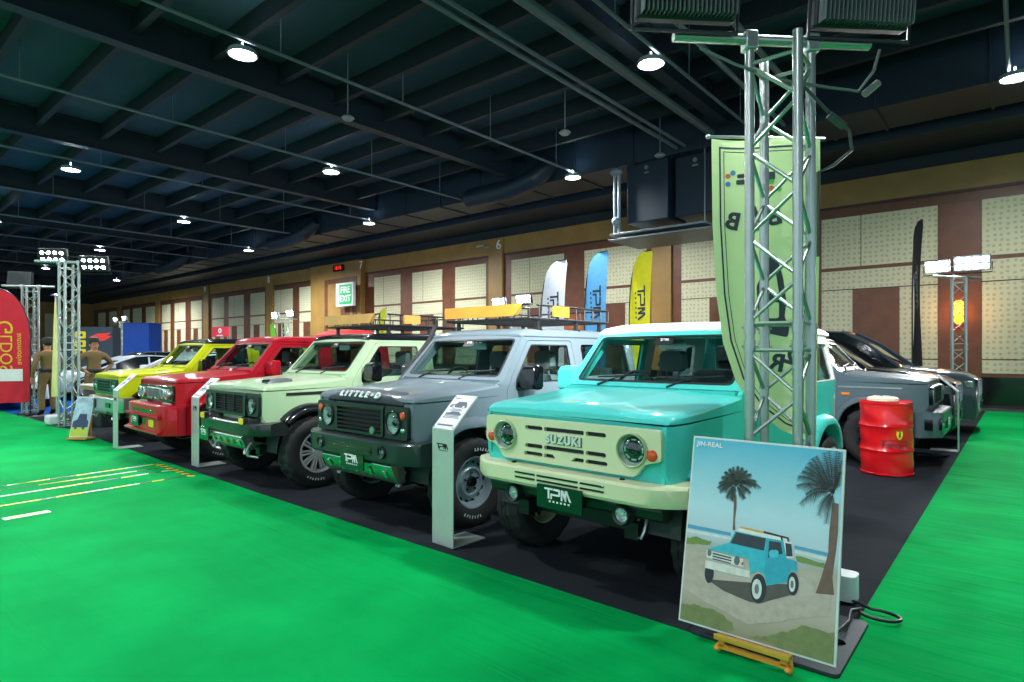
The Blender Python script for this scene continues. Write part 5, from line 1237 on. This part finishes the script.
# ------------------------------------------------------------------ table corner at the left
r = thing('counter', 'small counter under a black cloth with white top beside the left tower', 'counter', (-14.35, 4.12, .012))
m = MB(); m.loft([[(x*(1+.02*math.sin(i*2.1)), y*(1+.02*math.cos(i*1.7)), z) for i, (x, y) in enumerate(rrect(-.58*k,-.30*k,.58*k,.30*k,.03))] for z, k in ((.0,1.03),(.35,1.01),(.70,1),(.705,.99))]); m.build('cloth', mat('cloth_black','#101a1a',.45), r)
m = MB(); m.box((0,0,.745),(1.22,.66,.075)); m.build('top', mat('counter_wood','#b08a58',.45,var=.15), r, .006)
m = MB(); m.box((0,0,.80),(1.26,.70,.03)); m.build('white_sheet', white, r, .004)
m = MB(); tpm(m, .20, lambda u,v,w: (u, -.318-w, .36+v), .002); m.build('lettering', lettering_white, r)
m = MB(); m.box((0,0,.22),(.34,.014,.44)); 
b_ = thing('small_poster', 'small poster of a car leaning low beside the yellow car nose', 'poster', (-12.05, 2.99, .014), R(32))
def lean(u,v,w): return (u*.75, .03+v*.24-w*.97, .05+v*.95+w*.24)
m = MB(); m.plate(rrect(-.22,0,.22,.70,.004), (), .02, lean); m.build('board', white, b_)
m = MB(); L2 = lambda k: (lambda u,v,w: lean(u,v,w+k)); m.plate([(-.21,.01),(.21,.01),(.21,.16),(-.21,.16)],(),.0005,L2(.001)); m.build('printed_grass', mat('ink_lime','#b9c43a',.4), b_)
m = MB(); m.plate([(-.21,.16),(.21,.16),(.21,.69),(-.21,.69)],(),.0005,L2(.001)); m.build('printed_sky', mat('ink_sky','#9fb8c8',.4,var=.3,scale=9), b_)
m = MB(); m.plate([(-.19,.17),(-.19,.27),(-.10,.30),(-.06,.40),(.12,.40),(.15,.30),(.19,.28),(.19,.17),(.13,.17),(.10,.12),(.04,.17),(-.06,.17),(-.10,.12),(-.15,.17)],(),.0005,L2(.002)); m.build('printed_car', mat('ink_navy','#2b3a5c',.4), b_)
m = MB(); m.box((.0,.10,.025),(.38,.2,.025)); m.box((-.12,.17,.20),(.025,.025,.36)); m.box((.12,.17,.20),(.025,.025,.36)); m.build('wooden_support', wood_yellow, b_, .004)
o = MB().box((0,0,.10),(.34,.26,.19)).build('weight_bag', mat('white_bag','#c9d2d2',.6), None, .04); o.location = (-15.05,3.36,.012); tag(o, 'white weight bag at the foot of the left tower with lit lamps', 'weight bag')
# booths at the far left
r = thing('exhibit_booth', 'dark booth box with yellow and red graphics at the far left', 'booth', (-41.5, 11.2, 0), R(55))
m = MB(); m.box((0,0,1.47),(2.3,1.3,2.94)); m.build('wall_panel', mat('booth_slate','#2c3c48',.5), r)
m = MB(); m.plate([(-.1,2.3),(.35,2.55),(1.08,2.6),(.85,2.45),(1.12,2.4),(.75,2.15),(.2,2.05)],(),.02,front(-.67)); m.build('red_graphic', mat('ink_red','#e0382c',.5), r)
m = MB()
for k, z in enumerate((2.45,1.95,1.45)): m.plate(rrect(-.75,z-.18,-.2,z+.22,.08),[rrect(-.6,z-.06,-.35,z+.1,.03)],.02,front(-.67))
m.build('yellow_graphic', mat('ink_yellow','#dcd020',.5), r)
r = thing('exhibit_booth', 'plain bright blue booth box at the far left', 'booth', (-44.8, 14.8, 0), R(38))
m = MB(); m.box((0,0,1.68),(1.75,1.3,3.36)); m.build('wall_panel', mat('booth_blue','#1450b8',.5), r)
m = MB(); m.box((0,0,3.38),(1.81,1.36,.06)); m.build('top_rail', mat('rail_blue','#0f3f96',.5), r)
r = thing('hanging_sign', 'red sign board with a white disc behind the yellow car roof', 'sign', (-38.2, 17, 0), R(10))
m = MB(); m.box((0,0,2.75),(1.7,.06,.62)); m.build('board', mat('sign_red','#d83848',.5), r)
m = MB(); m.plate(circle(0,2.82,.16,20),[circle(0,2.82,.07,14)],.01,front(-.04)); m.box((0,-.04,2.52),(.6,.01,.06)); m.build('emblem', white, r)
m = MB(); m.tube((-.7,0,0),(-.7,0,2.5),.03,8); m.build('post', silver, r); m = MB(); m.tube((.7,0,0),(.7,0,2.5),.03,8); m.build('post', silver, r)
r = thing('exhibit_booth', 'red canopy behind the roof rack of the sage green car', 'booth', (-25.6, 17.6, 0), 0)
m = MB(); m.loft([[(x, y, z) for x, y in ((-k,-k*.6),(k,-k*.6),(k,k*.6),(-k,k*.6))] for z, k in ((2.05,1.5),(2.35,1.45),(2.55,.9))]); m.build('canopy', mat('canopy_red','#d0202c',.5), r)
for sx in (-1.4,1.4):
    for sy in (-.8,.8): m = MB(); m.tube((sx,sy,0),(sx,sy,2.1),.03,8); m.build('post', silver, r)
# tape marks on the green carpet
tape_b = mat('tape_black','#20261c',.5); tape_y = mat('tape_yellow','#e2d81c',.5); tape_w = mat('tape_white','#cfe0d4',.5)
def tape(label, pts, w, pattern, seg, wob=.0):
    m = MB(); P = [Vector(p) for p in pts]; L = sum((P[i+1]-P[i]).length for i in range(len(P)-1)); n = max(2, int(L/seg))
    ps = []
    for k in range(n+1):
        t = k/n*(len(P)-1); i = min(int(t), len(P)-2); q = P[i].lerp(P[i+1], t-i); ps.append(q)
    for k in range(n):
        a, b = ps[k], ps[k+1]; d = (b-a).normalized(); nn = Vector((-d.y, d.x, 0))*w/2; m.mi = pattern(k)
        z0, z1 = .0085, .0105; sk = d*w*.25
        vs = [a-nn-sk, b-nn-sk, b+nn+sk, a+nn+sk]
        m.add([(v.x, v.y, z0) for v in vs]+[(v.x, v.y, z1) for v in vs], [(3,2,1,0),(4,5,6,7),(0,1,5,4),(1,2,6,5),(2,3,7,6),(3,0,4,7)])
    o = m.build('floor_tape', [tape_b, tape_y, tape_w]); return tag(o, label, 'tape')
rt = random.Random(5)
seq = lambda pr: (lambda k: rt.choices((0,1,2), pr)[0])
tape('hazard tape strip across the green carpet, nearest to the camera', [(-7.2,-3,0),(-7.5,1.25,0),(-7.62,3.0,0)], .04, seq((.15,.55,.3)), .22)
tape('mostly white tape strip across the green carpet, second from the camera', [(-7.7,-3,0),(-8.0,1.34,0),(-8.15,3.05,0)], .045, seq((.15,.25,.6)), .26)
tape('hazard tape strip across the green carpet, furthest from the camera', [(-8.6,-3,0),(-8.6,1.43,0),(-8.75,3.08,0)], .04, seq((.15,.5,.2)), .24)
tape('faint broken tape strip between the white strip and the furthest strip', [(-8.3,.4,0),(-8.42,3.05,0)], .03, seq((.3,.5,.2)), .3)
tape('short black and yellow striped tape along the black carpet edge', [(-8.75,3.06,0),(-7.55,3.03,0)], .07, lambda k: k % 2, .085)
m = MB(); m.plate(rounded([(-.05,-.17),(.05,-.17),(.05,.17),(-.05,.17)],.01), (), .002, lambda u,v,w: (u,v,.0105+w)); m.mi = 1; m.plate([(-.036,-.13),(.036,-.13),(.036,.13),(-.036,.13)],(),.001,lambda u,v,w: (u,v,.0115+w))
o = m.build('floor_sticker', [tape_w, mat('sticker_gold','#c8943a',.5)]); o.location = (-6.9,1.34,0); o.rotation_euler.z = R(4); tag(o, 'worn white and gold sticker alone on the green carpet', 'sticker')
# ------------------------------------------------------------------ people
def person(label, loc, rz, pose, cols):
    """one skinned body; clothing colours follow the height on the figure"""
    V = []; E = []; Rd = []
    def add(p, q, par=None):
        V.append(p); Rd.append(q if isinstance(q, tuple) else (q, q)); i = len(V)-1
        if par is not None: E.append((par, i))
        return i
    pel = add((0,0,.96),(.165,.12)); wai = add((0,0,1.08),(.15,.11),pel); chest = add((0,-.01,1.28),(.18,.125),wai); sh = add((0,0,1.43),(.15,.10),chest)
    nk = add((0,0,1.51),(.062,.062),sh); jaw = add((0,-.025,1.58),(.075,.085),nk); hd = add((0,-.01,1.67),(.080,.098),jaw); tp = add((0,.0,1.755),(.065,.078),hd)
    for s in (-1,1):
        hip = add((s*.10,0,.88),(.098,.105),pel); kn = add((s*.115,-.02,.50),(.070,.075),hip); an = add((s*.12,.015,.11),(.055,.06),kn); toe = add((s*.135,-.15,.045),(.045,.04),an)
        a = pose[s]
        shd = add((s*.20,0,1.41),(.072,.075),sh); el = add(a[0],(.054,.054),shd); wr = add(a[1],(.036,.036),el)
        d = (Vector(a[1])-Vector(a[0])).normalized(); pm = Vector(a[1])+d*.075; p1 = add(tuple(pm),(.038,.026),wr)
        side = d.cross(Vector((0,1,0))).normalized() if abs(d.y) < .9 else Vector((1,0,0))
        fw = Vector((0,-1,0)) if abs(d.y) < .9 else Vector((0,0,-1))
        for k, l in ((-1.5,.060),(-.5,.078),(.5,.075),(1.5,.058)):
            b0 = add(tuple(pm+d*.03+fw*k*.020),(.009,.009),p1); b1 = add(tuple(pm+d*(.03+l*.55)+fw*k*.021+side*(-s)*.004),(.0085,.0085),b0); add(tuple(pm+d*(.03+l)+fw*k*.021-side*s*.018),(.0075,.0075),b1)
        t0 = add(tuple(pm-d*.02+fw*.035),(.011,.011),p1); add(tuple(pm+d*.03+fw*.058),(.009,.009),t0)
    me = bpy.data.meshes.new('person'); me.from_pydata(V, E, []); o = bpy.data.objects.new('tmp_figure', me); COL.objects.link(o)
    sk = o.modifiers.new('skin','SKIN'); o.modifiers.new('sub','SUBSURF').levels = 2
    for i, q in enumerate(Rd): me.skin_vertices[0].data[i].radius = q
    me.skin_vertices[0].data[0].use_root = True
    bpy.context.view_layer.update(); dg = bpy.context.evaluated_depsgraph_get()
    nm = bpy.data.meshes.new_from_object(o.evaluated_get(dg)); bpy.data.objects.remove(o)
    for c in cols: nm.materials.append(c)             # skin, jacket, belt, trousers, boots
    wrists = [Vector(pose[s][1]) for s in (-1,1)]
    for p in nm.polygons:
        c = p.center; p.use_smooth = True
        if c.z > 1.495: i = 0
        elif c.z < .15: i = 4
        elif any((c-w).length < .2 and (c-w).dot((w-Vector(pose[s][0])).normalized()) > .0 and ((c-w)-(w-Vector(pose[s][0])).normalized()*(c-w).dot((w-Vector(pose[s][0])).normalized())).length < .06 and abs(c.x) > .12 for s, w in zip((-1,1), wrists)): i = 0
        elif abs(c.x) < .26 and 1.0 < c.z < 1.07 and not abs(c.x) > .22: i = 2
        elif c.z < 1.0 and abs(c.x) < .25: i = 3
        else: i = 1
        p.material_index = i
    r = bpy.data.objects.new('person', nm); COL.objects.link(r); r.location = loc; r.rotation_euler = (0,0,rz); tag(r, label, 'person')
    m = MB(); m.ball((0,.005,1.70),(.092,.108,.105),18,10); m.v = [(x,y,max(z,1.655+ (0.05 if y < -.05 else -.03))) for x,y,z in m.v]; m.build('hair', mat('hair_black','#15120f',.6), r)
    m = MB(); m.loft([[(k*.105*math.cos(a), .0+k*.12*math.sin(a), z) for a in [2*PI*i/20 for i in range(20)]] for z, k in ((1.70,1),(1.74,1.04),(1.80,.98),(1.815,.6))]); m.loft([[(x, y, z) for x, y in ((-.08*k,-.09),(.08*k,-.09),(.065*k,-.19),(-.065*k,-.19))] for z, k in ((1.712,1),(1.724,1))]); m.build('cap', mat('cap_dark','#1c2422',.6), r)
    m = MB(); m.ball((0,-.115,1.625),(.012,.02,.022),8,6); m.build('nose', cols[0], r)
    fd = mat('face_dark','#3a211b',.5)
    for s in (-1,1):
        m = MB(); m.ball((s*.082,.0,1.635),(.014,.022,.03),8,6); m.build('ear', cols[0], r)
        m = MB(); m.ball((s*.032,-.100,1.655),(.013,.010,.008),8,6); m.build('eye', fd, r)
    m = MB(); m.box((0,-.112,1.572),(.045,.012,.010)); m.build('mouth', fd, r)
    m = MB(); m.lathe([(.172,1.035),(.178,1.05),(.178,1.09),(.170,1.10)],(0,0,0),'z',24); m.v = [(x,y*.78,z) for x,y,z in m.v]; m.build('belt', cols[2], r)
    return r
skin_m = mat('skin','#b07a58',.5); khaki = mat('khaki_cloth','#6e5a35',.8,bump=.2,bscale=20); khaki2 = mat('khaki_trousers','#6b5836',.8,bump=.2,bscale=20); belt_m = mat('belt_black','#161b20',.5); boot = mat('boot_black','#141414',.4)
person('person in khaki uniform with dark belt and cap standing by the furled flag', (-17.2, 3.72, .012), R(-75), {-1:((-.29,.05,1.16),(-.24,-.12,1.0)), 1:((.30,.05,1.15),(.30,-.02,.90))}, [skin_m, khaki, belt_m, khaki2, boot])
person('person in khaki jacket with hand on hip behind the black counter', (-16.05, 4.32, .012), R(95), {-1:((-.34,.10,1.17),(-.19,-.04,1.05)), 1:((.40,.06,1.20),(.20,-.06,1.04))}, [skin_m, khaki, belt_m, khaki2, boot])
# ------------------------------------------------------------------ camera, ambient light
w = bpy.data.worlds.new('hall_air'); SC.world = w; w.use_nodes = True
bg = w.node_tree.nodes['Background']; bg.inputs['Color'].default_value = (.62, .82, .95, 1); bg.inputs['Strength'].default_value = AMB
cam = bpy.data.cameras.new('camera'); co = bpy.data.objects.new('camera', cam); COL.objects.link(co)
co.location = (0, 0, 1.49); co.rotation_euler = (R(90), 0, R(40.2)); cam.sensor_width = 36; cam.lens = 603/1024*36; cam.shift_y = 11/1024; cam.clip_end = 300
SC.camera = co
vs = SC.view_settings; SC.display_settings.display_device = 'sRGB'; vs.view_transform = 'Standard'; vs.look = 'None'; vs.gamma = 1; vs.use_curve_mapping = False; vs.exposure = EXPO
